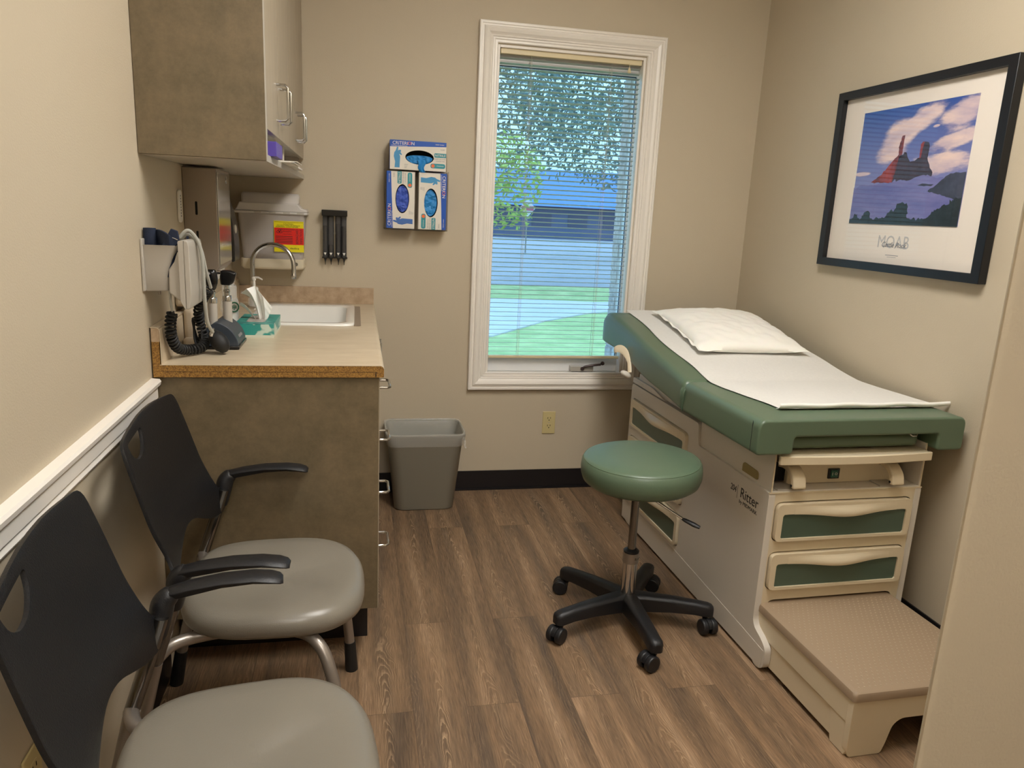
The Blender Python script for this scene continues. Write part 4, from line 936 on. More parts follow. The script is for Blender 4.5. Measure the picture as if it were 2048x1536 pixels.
# gathered cover at the crease
b = B(MT)
for k in range(4):
    v0 = 0.452+0.008*k
    b.tube(smooth_path([(UL+0.004, v0, 0.790), (UL-0.003, v0+0.002*math.sin(k), 0.775), (UL-0.002, v0+0.006-0.003*k, 0.745), (UL+0.001, 0.464+0.001*k, 0.715), (UL+0.004, 0.466, 0.706)], 4), [0.0035]*17, 7)
obj('cover_gather', b, M_green, et)
b = B(MT)
for k in range(34):
    z = 0.712+0.0027*k; b.box(UL-0.0006, UL+0.0008, -0.0045, -0.003, z, z+0.0014)
b.box(UL-0.0003, UL+0.001, -0.0048, -0.0028, 0.71, 0.80)
obj('corner_stitching', b, M_ink, et)
b = B(MT).prism([(0.08, 0.706), (0.09, 0.678), (0.02, 0.682), (0.0, 0.690), (-0.02, 0.706)], UL+0.012, UL+0.020, 'x')
# paper strap bracket at the left of the backrest
def strap(u, v):
    a = u*PI*0.62
    return (UL-0.004-0.026*math.sin(a*1.3)*(1-0.5*u)-0.01*(1-u), 1.050-0.115*u, 0.812+0.016*math.sin(a*1.6)-0.075*u*u-(v-0.5)*0.0)
b = B(MT)
pa = smooth_path([(UL-0.034, 1.075, 0.800), (UL-0.036, 1.07, 0.813), (UL-0.022, 1.055, 0.822), (UL-0.010, 1.02, 0.812), (UL-0.006, 0.985, 0.785), (UL-0.006, 0.965, 0.755), (UL-0.008, 0.955, 0.738)], 5)
b.tube(pa, [0.008+0.010*math.sin(PI*min(1, i/24+0.15)) for i in range(len(pa))], 12, flat=(1.0, 0.22))
obj('paper_strap', b, M_cream, et, ang=60)
obj('strap_knob', B(MT @ Matrix.Translation((UL-0.022, 0.962, 0.728)) @ Matrix.Rotation(0.5, 4, 'Y')).ball((0, 0, 0), 0.026, 0.020, 0.014), M_body, et)
# step
sv0 = -0.462
prof = [(0.028, 0.0005), (0.128, 0.0005), (0.138, 0.03), (0.152, 0.085), (0.175, 0.103), (0.345, 0.103), (0.368, 0.085), (0.382, 0.03), (0.392, 0.0005), (0.492, 0.0005), (0.500, 0.02), (0.500, 0.168), (0.020, 0.168), (0.020, 0.02)]
stp = obj('step', B(MT).prism(rounded(prof, [0.01, 0.01, 0, 0.02, 0.02, 0.02, 0.02, 0, 0.01, 0.01, 0.01, 0.002, 0.002, 0.01], 3), sv0, sv0+0.02, 'y'), M_cream, et, bev=0.004, seg=3)
for u0, u1, uo in ((0.020, 0.030, 0.0195), (0.490, 0.500, 0.4995)):
    b = B(MT).box(u0, u1, sv0+0.018, 0.16, 0.096, 0.168)
    b.box(u0+0.004 if u0 < 0.1 else u0-0.0, u1+0.004 if u0 < 0.1 else u1-0.004, sv0+0.018, 0.16, 0.016, 0.1)
    obj('step_side', b, M_cream, stp, bev=0.002)
b = B(MT).prism([(sv0+0.001, 0.02), (sv0+0.001, 0.10), (sv0+0.03, 0.10), (sv0+0.085, 0.10), (sv0+0.075, 0.02), (sv0+0.07, 0.0005), (sv0+0.012, 0.0005)], 0.0215, 0.030, 'x')
obj('step_foot', b, M_cream, stp, bev=0.002)
def rrs(u0, u1, v0, v1, z, r): return [(x, y, z) for x, y in rounded(rect(u0, u1, v0, v1), r, 4)]
b = B(MT).loft([rrs(0.017, 0.503, sv0-0.003, 0.16, 0.168, 0.012), rrs(0.017, 0.503, sv0-0.003, 0.16, 0.184, 0.012), rrs(0.020, 0.500, sv0, 0.16, 0.191, 0.012), rrs(0.028, 0.492, sv0+0.008, 0.16, 0.195, 0.012)])
obj('tread', b, M_tread, stp, ang=40)
b = B(MT)
for i in range(26):
    for j in range(30):
        u = 0.045+i*0.0170+(0.0085 if j % 2 else 0); v = sv0+0.022+j*0.0145
        if u > 0.485: continue
        b.bm.faces.new([b.v((u+dx, v+dy, 0.1958)) for dx, dy in ((0.0022, 0), (0, 0.0018), (-0.0022, 0), (0, -0.0018))])
        tip = [b.v((u+dx, v+dy, 0.1948)) for dx, dy in ((0.0032, 0), (0, 0.0026), (-0.0032, 0), (0, -0.0026))]
        b.bm.verts.ensure_lookup_table(); b.bm.faces.ensure_lookup_table()
        tp_ = b.bm.faces[-1].verts[:]
        for k in range(4): b.bm.faces.new((tip[k], tip[(k+1) % 4], tp_[(k+1) % 4], tp_[k]))
g_ = obj('tread_studs', b, mat('stud_rubber', srgb(180, 160, 134), 0.35), stp, smooth=False); g_['kind'] = 'stuff'
# logos on the side wall: text reads from the foot end toward... left to right = from head to foot
Ms = MT @ frame_m((-0.0003, 0, 0), (0, -1, 0), (0, 0, 1), (-1, 0, 0))
b = B()
text_b(b, '204', 0.030, Ms @ Matrix.Translation((-0.205, 0.508, 0)), 0.0003, sx=0.85); obj('model_number', b, M_ink, et); b = B()
b2 = B(Ms).box(-0.1795, -0.1785, 0.482, 0.528, -0.0003, 0.0003); obj('divider_line', b2, M_ink, et)
text_b(b, 'Ritter', 0.048, Ms @ Matrix.Translation((-0.106, 0.508, 0)), 0.0003, sx=0.98)
text_b(b, 'by MIDMARK', 0.0175, Ms @ Matrix.Translation((-0.108, 0.478, 0)), 0.0003, sx=1.1)
obj('maker_lettering', b, M_ink, et)
tg = obj('olive_tag', B(MT).prism(rounded([(0.175, 0.580), (0.175, 0.612), (0.082, 0.608), (0.080, 0.580)], [0.002, 0.02, 0.012, 0.01], 4), 0.004, 0.0082, 'x'), mat('olive_tag', srgb(148, 132, 84), 0.45), et, bev=0.001)
tg['label'] = 'olive coloured rectangular tag on the side'

# paper on the table: follows the upholstery
def surf(v):
    if v < 0.46: return ZS
    return ZS+(v-0.462)*0.1685
def sheet(u, t):
    v = 0.075+t*(1.300-0.075)
    ul = 0.045 if v < 0.12 else 0.0
    k = min(1, max(0, (v-0.08)/0.35)); ul = 0.040*(1-k)+0.004; ur = 0.645*(1-k)+0.612*k-(0.03*max(0, v-0.8))
    ul += 0.006*math.sin(v*13)+0.016*max(0, v-1.0); x = ul+(ur-ul)*u
    z = surf(v)+0.0024+0.0014*(1+noise.noise(Vector((x*9, v*9, 0))))
    z += 0.006*math.exp(-((v-0.47)/0.03)**2)*max(0, (abs(u-0.5)-0.35))*2
    return (x, v, z)
ep = thing('exam_paper', 'long strip of white crepe paper covering the green exam table', 'paper', tuple(MT @ Vector((0.3, 0.6, 0.84))), TH)
obj('paper_strip', B(MT).sheet(sheet, 24, 90, 0.0008), M_paper, ep, ang=60)
def lip_(u, t):
    x = 0.036+u*0.622+0.004*t; a = t*2.6
    return (x, 0.078-0.013*math.sin(a)-0.006*t, ZS+0.004+0.013*(1-math.cos(a))*0.75+0.0015*math.sin(u*20))
obj('curled_edge', B(MT).sheet(lip_, 40, 10, 0.0008), M_tissue, ep, ang=60)
# pillow
pl = thing('pillow', 'white disposable covered pillow lying on the raised head end', 'pillow', tuple(MT @ Vector((0.34, 0.97, 0.9))), TH)
sl = math.atan(0.1685)
MP = MT @ frame_m((0.335, 0.962, surf(0.962)+0.0045), (1, 0, 0), (0, math.cos(sl), math.sin(sl)), (0, -math.sin(sl), math.cos(sl))) @ Matrix.Rotation(-0.03, 4, 'Z')
def pil(side):
    def fn(u, v):
        a, c = 2*u-1, 2*v-1
        pin = 1-0.05*(1-abs(a)**2)*0-0.055*(1-a*a)*(c*c) ; pin2 = 1-0.05*(1-c*c)*(a*a)
        x = 0.236*a*pin2; y = 0.262*c*(1-0.05*(1-a*a)*c*c)
        h = (max(0, 1-abs(a)**2.6)*max(0, 1-abs(c)**2.6))**0.55
        # tension folds from the corners and along the near seam
        w = 0.010*noise.noise(Vector((x*13, y*22, 5)))*(1-h*0.6)+0.006*noise.noise(Vector((x*34+y*18, y*30, 9)))
        rim = max(0, 1-h*1.6)
        w += rim*0.006*math.sin(a*19+c*3)+rim*0.005*math.sin(c*23+a*5)
        if side > 0: return (x, y, 0.022+0.056*h+w*(0.25+0.55*h))
        return (x, y, 0.022-0.0205*min(1, h*2.2)+0.3*w*(1-min(1, h*2))*1)
    return fn
b = B(MP).sheet(pil(1), 44, 44); b.sheet(lambda u, v: pil(-1)(1-u, v), 44, 44)
bmesh.ops.remove_doubles(b.bm, verts=b.bm.verts, dist=0.0012)
obj('pillow_body', b, M_pillow, pl, ang=80)
b = B(MP)
def seam(u, v): 
    q = pil(1)(0.0, u); return (q[0]-0.010*v, q[1]+0.002*math.sin(u*40)*v, q[2]+0.004*math.sin(u*31)*v)
b.sheet(seam, 40, 2, 0.0006); obj('seam_flap', b, M_pillow, pl)

# ------------------------------------------------------------ stool
CXs, CYs = 0.912, -1.292
sto = thing('rolling_stool', 'round green vinyl rolling stool with black five-star base', 'stool', (CXs, CYs, 0))
MS = Matrix.Translation((CXs, CYs, 0))
SZ = 0.513
pr_ = [(0.155, 0.0), (0.178, 0.003), (0.192, 0.014), (0.199, 0.035), (0.200, 0.055), (0.197, 0.076), (0.191, 0.0835)]
MS2 = Matrix.Translation((CXs+0.010, CYs, SZ)) @ Matrix.Rotation(math.radians(-1.5), 4, 'Y')
obj('seat', B(MS2).lathe(pr_+[(0.188, 0.087), (0.176, 0.0915), (0.12, 0.096), (0.06, 0.0975), (0.01, 0.098)], n=64), M_green, sto, ang=60)
obj('seat_piping', B(MS2).tube([(0.1905*math.cos(a), 0.1905*math.sin(a), 0.0845) for a in [2*PI*i/72 for i in range(73)]], 0.0013, 6, cap=False), M_greenstitch, sto)
pl_ = rounded([(-0.055, -0.045), (0.055, -0.045), (0.055, 0.045), (-0.055, 0.045)], 0.01)
obj('mounting_plate', B(MS).prism(rect(-0.085, 0.04, -0.06, 0.06), 0.487, 0.512), M_black, sto, bev=0.01, seg=3)
obj('lever', B(MS).tube([(0.0, -0.01, 0.486), (0.05, -0.05, 0.466), (0.125, -0.115, 0.425)], 0.0042, 10), M_chrome, sto)
obj('lever_grip', B(MS).tube([(0.120, -0.111, 0.4265), (0.128, -0.118, 0.424), (0.150, -0.137, 0.416), (0.165, -0.150, 0.411)], [0.006, 0.0085, 0.0105, 0.007], 12, flat=(1, 0.7)), M_black, sto)
obj('gas_column', B(MS).cyl((0, 0, 0.20), (0, 0, 0.49), 0.0140), M_dkchrome, sto)
obj('collar', B(MS).lathe([(0.026, 0), (0.027, 0.008), (0.018, 0.014)], (0, 0, 0.262), 28), M_black, sto)
obj('silver_ring', B(MS).cyl((0, 0, 0.228), (0, 0, 0.264), 0.0272, n=32), M_silver, sto)
b = B()
for k, c_ in enumerate('Ritter'):
    a = math.radians(-74+k*13); p_ = Vector((CXs+0.0274*math.cos(a), CYs+0.0274*math.sin(a), 0.246))
    n_ = Vector((math.cos(a), math.sin(a), 0)); text_b(b, c_, 0.013, frame_m(p_, (-math.sin(a), math.cos(a), 0), (0, 0, 1), n_), 0.0002)
obj('ring_lettering', b, M_ink, sto)
obj('outer_sleeve', B(MS).cyl((0, 0, 0.095), (0, 0, 0.229), 0.0252, n=32), M_chrome, sto)
hub = obj('base_hub', B(MS).lathe([(0.034, 0.0), (0.042, 0.01), (0.042, 0.045), (0.036, 0.058), (0.028, 0.062)], (0, 0, 0.052), 30), M_black, sto)
obj('hub_underside', B(MS).cyl((0, 0, 0.03), (0, 0, 0.055), 0.016), M_silver, sto)
for k in range(5):
    a = math.radians(-91+72*k)
    MA = MS @ Matrix.Rotation(a, 4, 'Z')
    rg = []
    for x, w, zt, zb in ((0.02, 0.032, 0.112, 0.056), (0.06, 0.027, 0.113, 0.057), (0.15, 0.024, 0.110, 0.064), (0.23, 0.0225, 0.104, 0.064), (0.272, 0.023, 0.099, 0.060), (0.286, 0.020, 0.095, 0.060), (0.293, 0.012, 0.088, 0.062)):
        rg.append([(x, -w*0.75, zt), (x, -w*0.35, zt+0.003), (x, w*0.35, zt+0.003), (x, w*0.75, zt), (x, w, zt-0.008), (x, w*0.95, zb), (x, -w*0.95, zb), (x, -w, zt-0.008)])
    leg = obj('base_leg', B(MA).loft(rg), M_black, sto, bev=0.002, ang=50)
    ca = random.uniform(0, 2*PI)
    MC = MS @ Matrix.Translation((0.268*math.cos(a), 0.268*math.sin(a), 0)) @ Matrix.Rotation(ca, 4, 'Z')
    cs = obj('caster', B(MC).cyl((0, 0, 0.045), (0, 0, 0.068), 0.009).prism([(0.024+0.0*i, 0) for i in ()] or [(0.022+0.026*math.cos(t), 0.0285+0.0265*math.sin(t)) for t in [PI*0.02+PI*0.98*i/10 for i in range(11)]]+[(0.0, 0.026)], -0.007, 0.007, 'y'), M_black, leg, bev=0.001)
    for s in (-1, 1):
        obj('caster_wheel', B(MC).prism([(0.022+0.0275*math.cos(2*PI*i/24), 0.0276+0.0270*math.sin(2*PI*i/24)) for i in range(24)], s*0.0065, s*0.027, 'y'), M_black, leg, bev=0.005, seg=3)

# ------------------------------------------------------------ chairs (local: x forward, y to the sitter's left, z up)
def chair(name, label, loc, rz):
    t = thing(name, label, 'chair', loc, rz, 'guest chairs along the left wall')
    M = Matrix.Translation(loc) @ Matrix.Rotation(rz, 4, 'Z')
    def bx(y, z):   # shell surface: x at given y,z
        s = (z-0.5)/0.4
        x = -0.200-0.070*s-0.030*max(0, s-0.55)**1.3 + 0.018*math.exp(-((z-0.60)/0.07)**2)
        return x+0.50*abs(y)**2.2*(0.3+1.0*max(0, 1-s))
    hf = [(0.0, 0.897), (0.222, 0.874), (0.232, 0.79), (0.238, 0.70), (0.238, 0.628), (0.252, 0.596), (0.292, 0.592), (0.286, 0.55), (0.272, 0.522), (0.212, 0.526), (0.15, 0.552), (0.07, 0.590), (0.0, 0.604)]
    hr = [0.1, 0.03, 0.05, 0.05, 0.02, 0.012, 0.012, 0.02, 0.02, 0.04, 0.05, 0.05, 0.05]
    out = rounded(hf+[(-y, z) for y, z in hf[-2:0:-1]], hr+hr[-2:0:-1], 4)
    hole = rounded([(-0.190, 0.862), (-0.068, 0.868), (-0.078, 0.838), (-0.110, 0.818), (-0.150, 0.817), (-0.182, 0.834)], [0.008, 0.008, 0.015, 0.015, 0.015, 0.015], 3)
    b = B()
    es = []
    for lp in (out, hole):
        vs = [b.v((0, y, z)) for y, z in lp]; es += [b.bm.edges.new((vs[i-1], vs[i])) for i in range(len(vs))]
    bmesh.ops.triangle_fill(b.bm, use_beauty=True, edges=es)
    # cut into a fine lattice so the flat outline can be bent
    for k in range(1, 24):
        z = 0.52+k*0.017; bmesh.ops.bisect_plane(b.bm, geom=b.bm.verts[:]+b.bm.edges[:]+b.bm.faces[:], plane_co=(0, 0, z), plane_no=(0, 0, 1))
    for k in range(-13, 14):
        bmesh.ops.bisect_plane(b.bm, geom=b.bm.verts[:]+b.bm.edges[:]+b.bm.faces[:], plane_co=(0, k*0.0231+0.0003, 0), plane_no=(0, 1, 0))
    for v in b.bm.verts: v.co.x = bx(v.co.y, v.co.z)
    for v in b.bm.verts: v.co = M @ v.co
    o = obj('backrest', b, M_blackback, t, ang=60)
    for p_ in o.data.polygons: pass
    sd_ = o.modifiers.new('thickness', 'SOLIDIFY'); sd_.thickness = 0.007; sd_.offset = 0
    md = o.modifiers.new('bevel', 'BEVEL'); md.width = 0.0022; md.segments = 2; md.limit_method = 'ANGLE'; md.angle_limit = math.radians(50)
    # seat: cushioned superellipse with front bulge
    def seat_ring(z, k, dx=0.0):
        pts = []
        for i in range(64):
            a = 2*PI*i/64; c, s = math.cos(a), math.sin(a)
            x = abs(c)**0.62*(1 if c > 0 else -1)*(0.208 if c > 0 else 0.205); y = abs(s)**0.62*(1 if s > 0 else -1)
            wy = 0.222+0.006*(x/0.2)-0.012*max(0, x/0.2)**3
            if c > 0: x += 0.014*(1-abs(y)**2)
            pts.append((x*k+dx, y*wy*k, z-0.020*max(0, x/0.22)**3*1.0-0.012*max(0, abs(y)-0.6)**2*3))
        return pts
    b = B(M).loft([seat_ring(0.408, 0.86), seat_ring(0.412, 0.93), seat_ring(0.424, 0.985), seat_ring(0.438, 1.0), seat_ring(0.452, 0.99), seat_ring(0.464, 0.955), seat_ring(0.472, 0.88), seat_ring(0.4745, 0.7), seat_ring(0.472, 0.4), seat_ring(0.471, 0.1)])
    obj('seat', b, M_seat, t, ang=80)
    obj('seat_pan', B(M).loft([seat_ring(0.398, 0.80), seat_ring(0.410, 0.88)]), M_black, t)
    for s in (-1, 1):
        # rear upright slants from the arm post back to the floor
        ru = [(-0.158, s*0.262, 0.59), (-0.182, s*0.262, 0.51), (-0.222, s*0.260, 0.39)]
        leg = obj('rear_leg', B(M).tube(ru, 0.0145, 16), M_dkchrome, t)
        obj('lower_tube', B(M).tube([(-0.218, s*0.260, 0.40), (-0.266, s*0.259, 0.20), (-0.300, s*0.258, 0.06)], 0.0152, 16), M_silver, leg)
        obj('foot_cap', B(M).tube([(-0.290, s*0.258, 0.105), (-0.309, s*0.258, 0.0)], [0.0172, 0.0190], 16), M_rubber, leg)
        fl_ = smooth_path([(-0.220, s*0.255, 0.400), (-0.19, s*0.19, 0.402), (-0.08, s*0.155, 0.402), (0.06, s*0.165, 0.398), (0.118, s*0.200, 0.378), (0.148, s*0.232, 0.31), (0.170, s*0.253, 0.20), (0.182, s*0.262, 0.08)], 5)
        leg = obj('front_leg', B(M).tube(fl_, 0.0142, 16), M_silver, t)
        obj('foot_cap', B(M).tube([(0.181, s*0.262, 0.095), (0.186, s*0.263, 0.0)], [0.0168, 0.0188], 16), M_rubber, leg)
        # arm post and arm pad
        po = obj('arm_post', B(M).tube(smooth_path([(-0.172, s*0.276, 0.541), (-0.162, s*0.281, 0.581), (-0.155, s*0.286, 0.608), (-0.138, s*0.288, 0.626)], 5), [0.021, 0.022, 0.0225, 0.023, 0.0235, 0.024, 0.024, 0.0245, 0.0245, 0.0245, 0.024, 0.023, 0.022, 0.021, 0.019, 0.015], 16, flat=(1, 0.9)), M_black, t)
        rg = []
        for x, z, w, th2 in ((-0.162, 0.623, 0.013, 0.012), (-0.150, 0.630, 0.019, 0.018), (-0.11, 0.639, 0.0225, 0.019), (-0.05, 0.646, 0.0255, 0.015), (0.01, 0.646, 0.0275, 0.012), (0.044, 0.641, 0.0285, 0.010), (0.060, 0.636, 0.025, 0.008), (0.066, 0.632, 0.017, 0.004)):
            y0 = s*(0.288+0.004*math.sin((x+0.17)*9))
            rg.append([(x, y0-w*0.8, z), (x, y0-w*0.4, z+0.003), (x, y0+w*0.4, z+0.003), (x, y0+w*0.8, z), (x, y0+w, z-0.004), (x, y0+w*0.7, z-th2), (x, y0-w*0.7, z-th2), (x, y0-w, z-0.004)])
        obj('armrest', B(M).loft(rg), M_black, t, bev=0.002, ang=60)
    return t
chair('guest_chair', 'black backed armchair with grey vinyl seat next to the base cabinet', (-0.205, -1.712, 0), 0)
chair('guest_chair', 'black backed armchair with grey vinyl seat nearest the camera, partly out of frame', (-0.185, -2.364, 0), math.radians(5.5))

# ------------------------------------------------------------ framed poster on the right wall
PY0, PY1, PZ0, PZ1 = -1.528, -0.682, 1.221, 1.888
pf = thing('framed_poster', 'black framed landscape poster with white border on the right wall', 'picture', (XR, (PY0+PY1)/2, PZ0))
MF = frame_m((XR-0.001, PY1, PZ0), (0, -1, 0), (0, 0, 1), (-1, 0, 0))      # local: x along the wall toward the camera, y up, z into the room
FW, FH = PY1-PY0, PZ1-PZ0
obj('frame', B(MF).prism(rect(0, FW, 0, FH), 0, 0.030, holes=[rect(0.036, FW-0.036, 0.030, FH-0.030)]), M_frame, pf, bev=0.0015)
obj('poster', B(MF).box(0.03, FW-0.03, 0.025, FH-0.025, 0.006, 0.010), M_mat, pf)
obj('glazing', B(MF).box(0.034, FW-0.034, 0.028, FH-0.028, 0.0145, 0.016), M_picglass, pf)
AX0, AX1, AY0, AY1 = 0.152, 0.703, 0.170, 0.577
def sky_mat():
    """printed sky: blue ground colour with noise-edged cloud shapes, in the print's own coordinates"""
    m = bpy.data.materials.new('printed_sky'); m.use_nodes = True; nt = m.node_tree; N = nt.nodes; L = nt.links; bs_ = N['Principled BSDF']
    tc = N.new('ShaderNodeTexCoord'); sp = N.new('ShaderNodeSeparateXYZ'); L.new(tc.outputs['Object'], sp.inputs[0])
    def mth(op, a, b=None, c=None):
        n = N.new('ShaderNodeMath'); n.operation = op
        for k, x in enumerate((a, b, c)):
            if x is None: continue
            if isinstance(x, (int, float)): n.inputs[k].default_value = x
            else: L.new(x, n.inputs[k])
        return n.outputs[0]
    yc = (PY0+PY1)/2
    sx = mth('MULTIPLY_ADD', sp.outputs['Y'], -1/(AX1-AX0), (PY1-yc-AX0)/(AX1-AX0)); ty = mth('MULTIPLY_ADD', sp.outputs['Z'], 1/(AY1-AY0), -AY0/(AY1-AY0))
    nz = N.new('ShaderNodeTexNoise'); nz.inputs['Scale'].default_value = 9; nz.inputs['Detail'].default_value = 8; nz.inputs['Roughness'].default_value = 0.6
    mp = N.new('ShaderNodeMapping'); mp.inputs['Rotation'].default_value = (math.radians(-38), 0, 0); mp.inputs['Scale'].default_value = (1, 0.7, 2.4); L.new(tc.outputs['Object'], mp.inputs[0]); L.new(mp.outputs[0], nz.inputs['Vector'])
    nn = mth('MULTIPLY_ADD', nz.outputs['Fac'], 2.0, -1.0)
    def blob(cx, cy, rx, ry, ang, amp):
        c, s_ = math.cos(ang), math.sin(ang); dx = mth('SUBTRACT', sx, cx); dy = mth('SUBTRACT', ty, cy)
        u = mth('DIVIDE', mth('ADD', mth('MULTIPLY', dx, c), mth('MULTIPLY', dy, s_)), rx)
        v = mth('DIVIDE', mth('SUBTRACT', mth('MULTIPLY', dy, c), mth('MULTIPLY', dx, s_)), ry)
        d = mth('SQRT', mth('ADD', mth('MULTIPLY', u, u), mth('MULTIPLY', v, v)))
        r = N.new('ShaderNodeMapRange'); r.interpolation_type = 'SMOOTHSTEP'; L.new(mth('MULTIPLY_ADD', nn, amp, d), r.inputs[0])
        r.inputs[1].default_value = 1.15; r.inputs[2].default_value = 0.65; r.inputs[3].default_value = 0; r.inputs[4].default_value = 1
        return r.outputs[0]
    tot = None
    for a in ((0.36, 0.72, 0.22, 0.13, 0.95, 0.8), (0.52, 0.84, 0.26, 0.085, 0.55, 0.9), (0.92, 0.88, 0.20, 0.12, 0.6, 0.9), (0.88, 0.68, 0.22, 0.06, 0.3, 1.0), (0.72, 0.48, 0.34, 0.09, 0.1, 1.1), (0.06, 0.45, 0.09, 0.02, 0.0, 0.6), (0.70, 0.80, 0.03, 0.012, 0.1, 0.3)):
        o = blob(*a); tot = o if tot is None else mth('MAXIMUM', tot, o)
    g = N.new('ShaderNodeValToRGB'); L.new(ty, g.inputs[0]); e = g.color_ramp.elements
    e[0].position = 0.35; e[0].color = srgb(128, 132, 184); e[1].position = 1.0; e[1].color = srgb(50, 84, 160)
    cc = N.new('ShaderNodeValToRGB'); L.new(nz.outputs['Fac'], cc.inputs[0]); e = cc.color_ramp.elements
    e[0].position = 0.3; e[0].color = srgb(240, 214, 204); e[1].position = 0.7; e[1].color = srgb(186, 168, 190)
    mx = N.new('ShaderNodeMix'); mx.data_type = 'RGBA'; L.new(tot, mx.inputs[0]); L.new(g.outputs[0], mx.inputs[6]); L.new(cc.outputs[0], mx.inputs[7])
    L.new(mx.outputs[2], bs_.inputs['Base Color']); bs_.inputs['Roughness'].default_value = 0.5
    return m
pic = obj('landscape_print', B(MF).box(AX0, AX1, AY0, AY1, 0.010, 0.0106), sky_mat(), pf)
def jag(poly, amp, step=0.02):
    out_ = []
    for i, p0 in enumerate(poly):
        p1 = poly[(i+1) % len(poly)]; d = math.hypot(p1[0]-p0[0], p1[1]-p0[1]); n = max(1, int(d/step))
        edge = (p0[1] < 0.01 and p1[1] < 0.01) or (p0[0] > 0.99 and p1[0] > 0.99) or (p0[0] < 0.01 and p1[0] < 0.01)
        for k in range(n):
            t = k/n; x, y = p0[0]+(p1[0]-p0[0])*t, p0[1]+(p1[1]-p0[1])*t
            if not edge and k: x += amp*0.6*noise.noise(Vector((x*57, y*61, 3))); y += amp*noise.noise(Vector((x*83, y*71, 9)))
            out_.append((min(max(x, 0), 1), min(max(y, 0), 1)))
    return out_
def art(name, poly, z, m):
    amp = {'tree_line': 0.03, 'ridge': 0.018, 'far_ridge': 0.008, 'dark_butte': 0.012, 'red_slope': 0.012, 'mist': 0.03}.get(name, 0.006)
    poly = jag(poly, amp, 0.012 if name == 'tree_line' else 0.018)
    obj(name, B(MF).prism([(AX0+x*(AX1-AX0), AY0+y*(AY1-AY0)) for x, y in poly], z, z+0.0003), m, pic)
M_rockr = mat('printed_red_rock', srgb(164, 62, 58), 0.5, var2=srgb(96, 44, 50), vscale=30, vdetail=6, stretch=(1, 1, 0.4))
M_rockd = mat('printed_dark_rock', srgb(64, 52, 66), 0.5, var=0.25, vscale=30)
art('red_slope', [(0.17, 0.37), (0.26, 0.43), (0.36, 0.55), (0.405, 0.60), (0.395, 0.66), (0.415, 0.755), (0.438, 0.757), (0.435, 0.60), (0.44, 0.50), (0.40, 0.40), (0.38, 0.36)], 0.0110, M_rockr)
art('dark_butte', [(0.38, 0.36), (0.40, 0.46), (0.41, 0.585), (0.45, 0.595), (0.455, 0.615), (0.475, 0.61), (0.49, 0.57), (0.52, 0.53), (0.56, 0.535), (0.585, 0.555), (0.605, 0.56), (0.60, 0.66), (0.615, 0.685), (0.66, 0.675), (0.672, 0.64), (0.668, 0.55), (0.70, 0.47), (0.73, 0.43), (0.72, 0.36)], 0.0113, M_rockd)
art('red_tower_face', [(0.598, 0.55), (0.594, 0.665), (0.608, 0.685), (0.625, 0.685), (0.615, 0.63), (0.612, 0.56)], 0.0116, M_rockr)
M_mist = mat('printed_mist', srgb(96, 98, 160), 0.5, var2=srgb(128, 126, 178), vscale=7, vdetail=5, stretch=(1, 0.6, 2.5))
art('mist', [(0.0, 0.0), (1, 0.0), (1, 0.30), (0.86, 0.37), (0.72, 0.40), (0.62, 0.405), (0.54, 0.375), (0.46, 0.385), (0.36, 0.365), (0.20, 0.345), (0.10, 0.35), (0.0, 0.33)], 0.0119, M_mist)
M_ridge = mat('printed_ridge', srgb(62, 66, 84), 0.5, var=0.3, vscale=24)
art('ridge', [(0.70, 0.28), (0.76, 0.31), (0.82, 0.37), (0.88, 0.415), (0.998, 0.42), (0.998, 0.20), (0.86, 0.24)], 0.0122, M_ridge)
art('far_ridge', [(0.62, 0.33), (0.66, 0.345), (0.76, 0.335), (0.74, 0.32)], 0.0122, M_ridge)
M_trees = mat('printed_trees', srgb(34, 44, 48), 0.5, var=0.4, vscale=50)
tr = [(0.0, 0.0), (1.0, 0.0), (1.0, 0.24), (0.93, 0.21), (0.90, 0.17), (0.85, 0.15), (0.80, 0.13), (0.74, 0.06), (0.62, 0.05), (0.575, 0.06), (0.57, 0.15), (0.55, 0.185), (0.51, 0.195), (0.47, 0.18), (0.45, 0.13), (0.41, 0.12), (0.38, 0.08), (0.36, 0.055), (0.22, 0.05), (0.21, 0.10), (0.18, 0.115), (0.15, 0.10), (0.13, 0.05), (0.09, 0.05), (0.08, 0.085), (0.05, 0.09), (0.03, 0.05), (0.0, 0.04)]
art('tree_line', tr, 0.0125, M_trees)
b = B(); text_b(b, 'MOAB', 0.064, MF @ Matrix.Translation((0.415, 0.106, 0.0103)), 0.0002, sx=0.92); obj('large_title', b, mat('title_grey', srgb(188, 184, 182), 0.6), pf)
b = B(); text_b(b, 'Castle Rock', 0.026, MF @ Matrix.Translation((0.420, 0.098, 0.0108)), 0.0002, shear=0.3); obj('small_title', b, M_inkg if False else mat('title_dark', srgb(104, 104, 112), 0.6), pf)
b = B(MF).box(0.385, 0.452, 0.0600, 0.0625, 0.010, 0.0104).box(0.395, 0.442, 0.054, 0.0555, 0.010, 0.0104); obj('fine_print', b, M_inkg, pf)

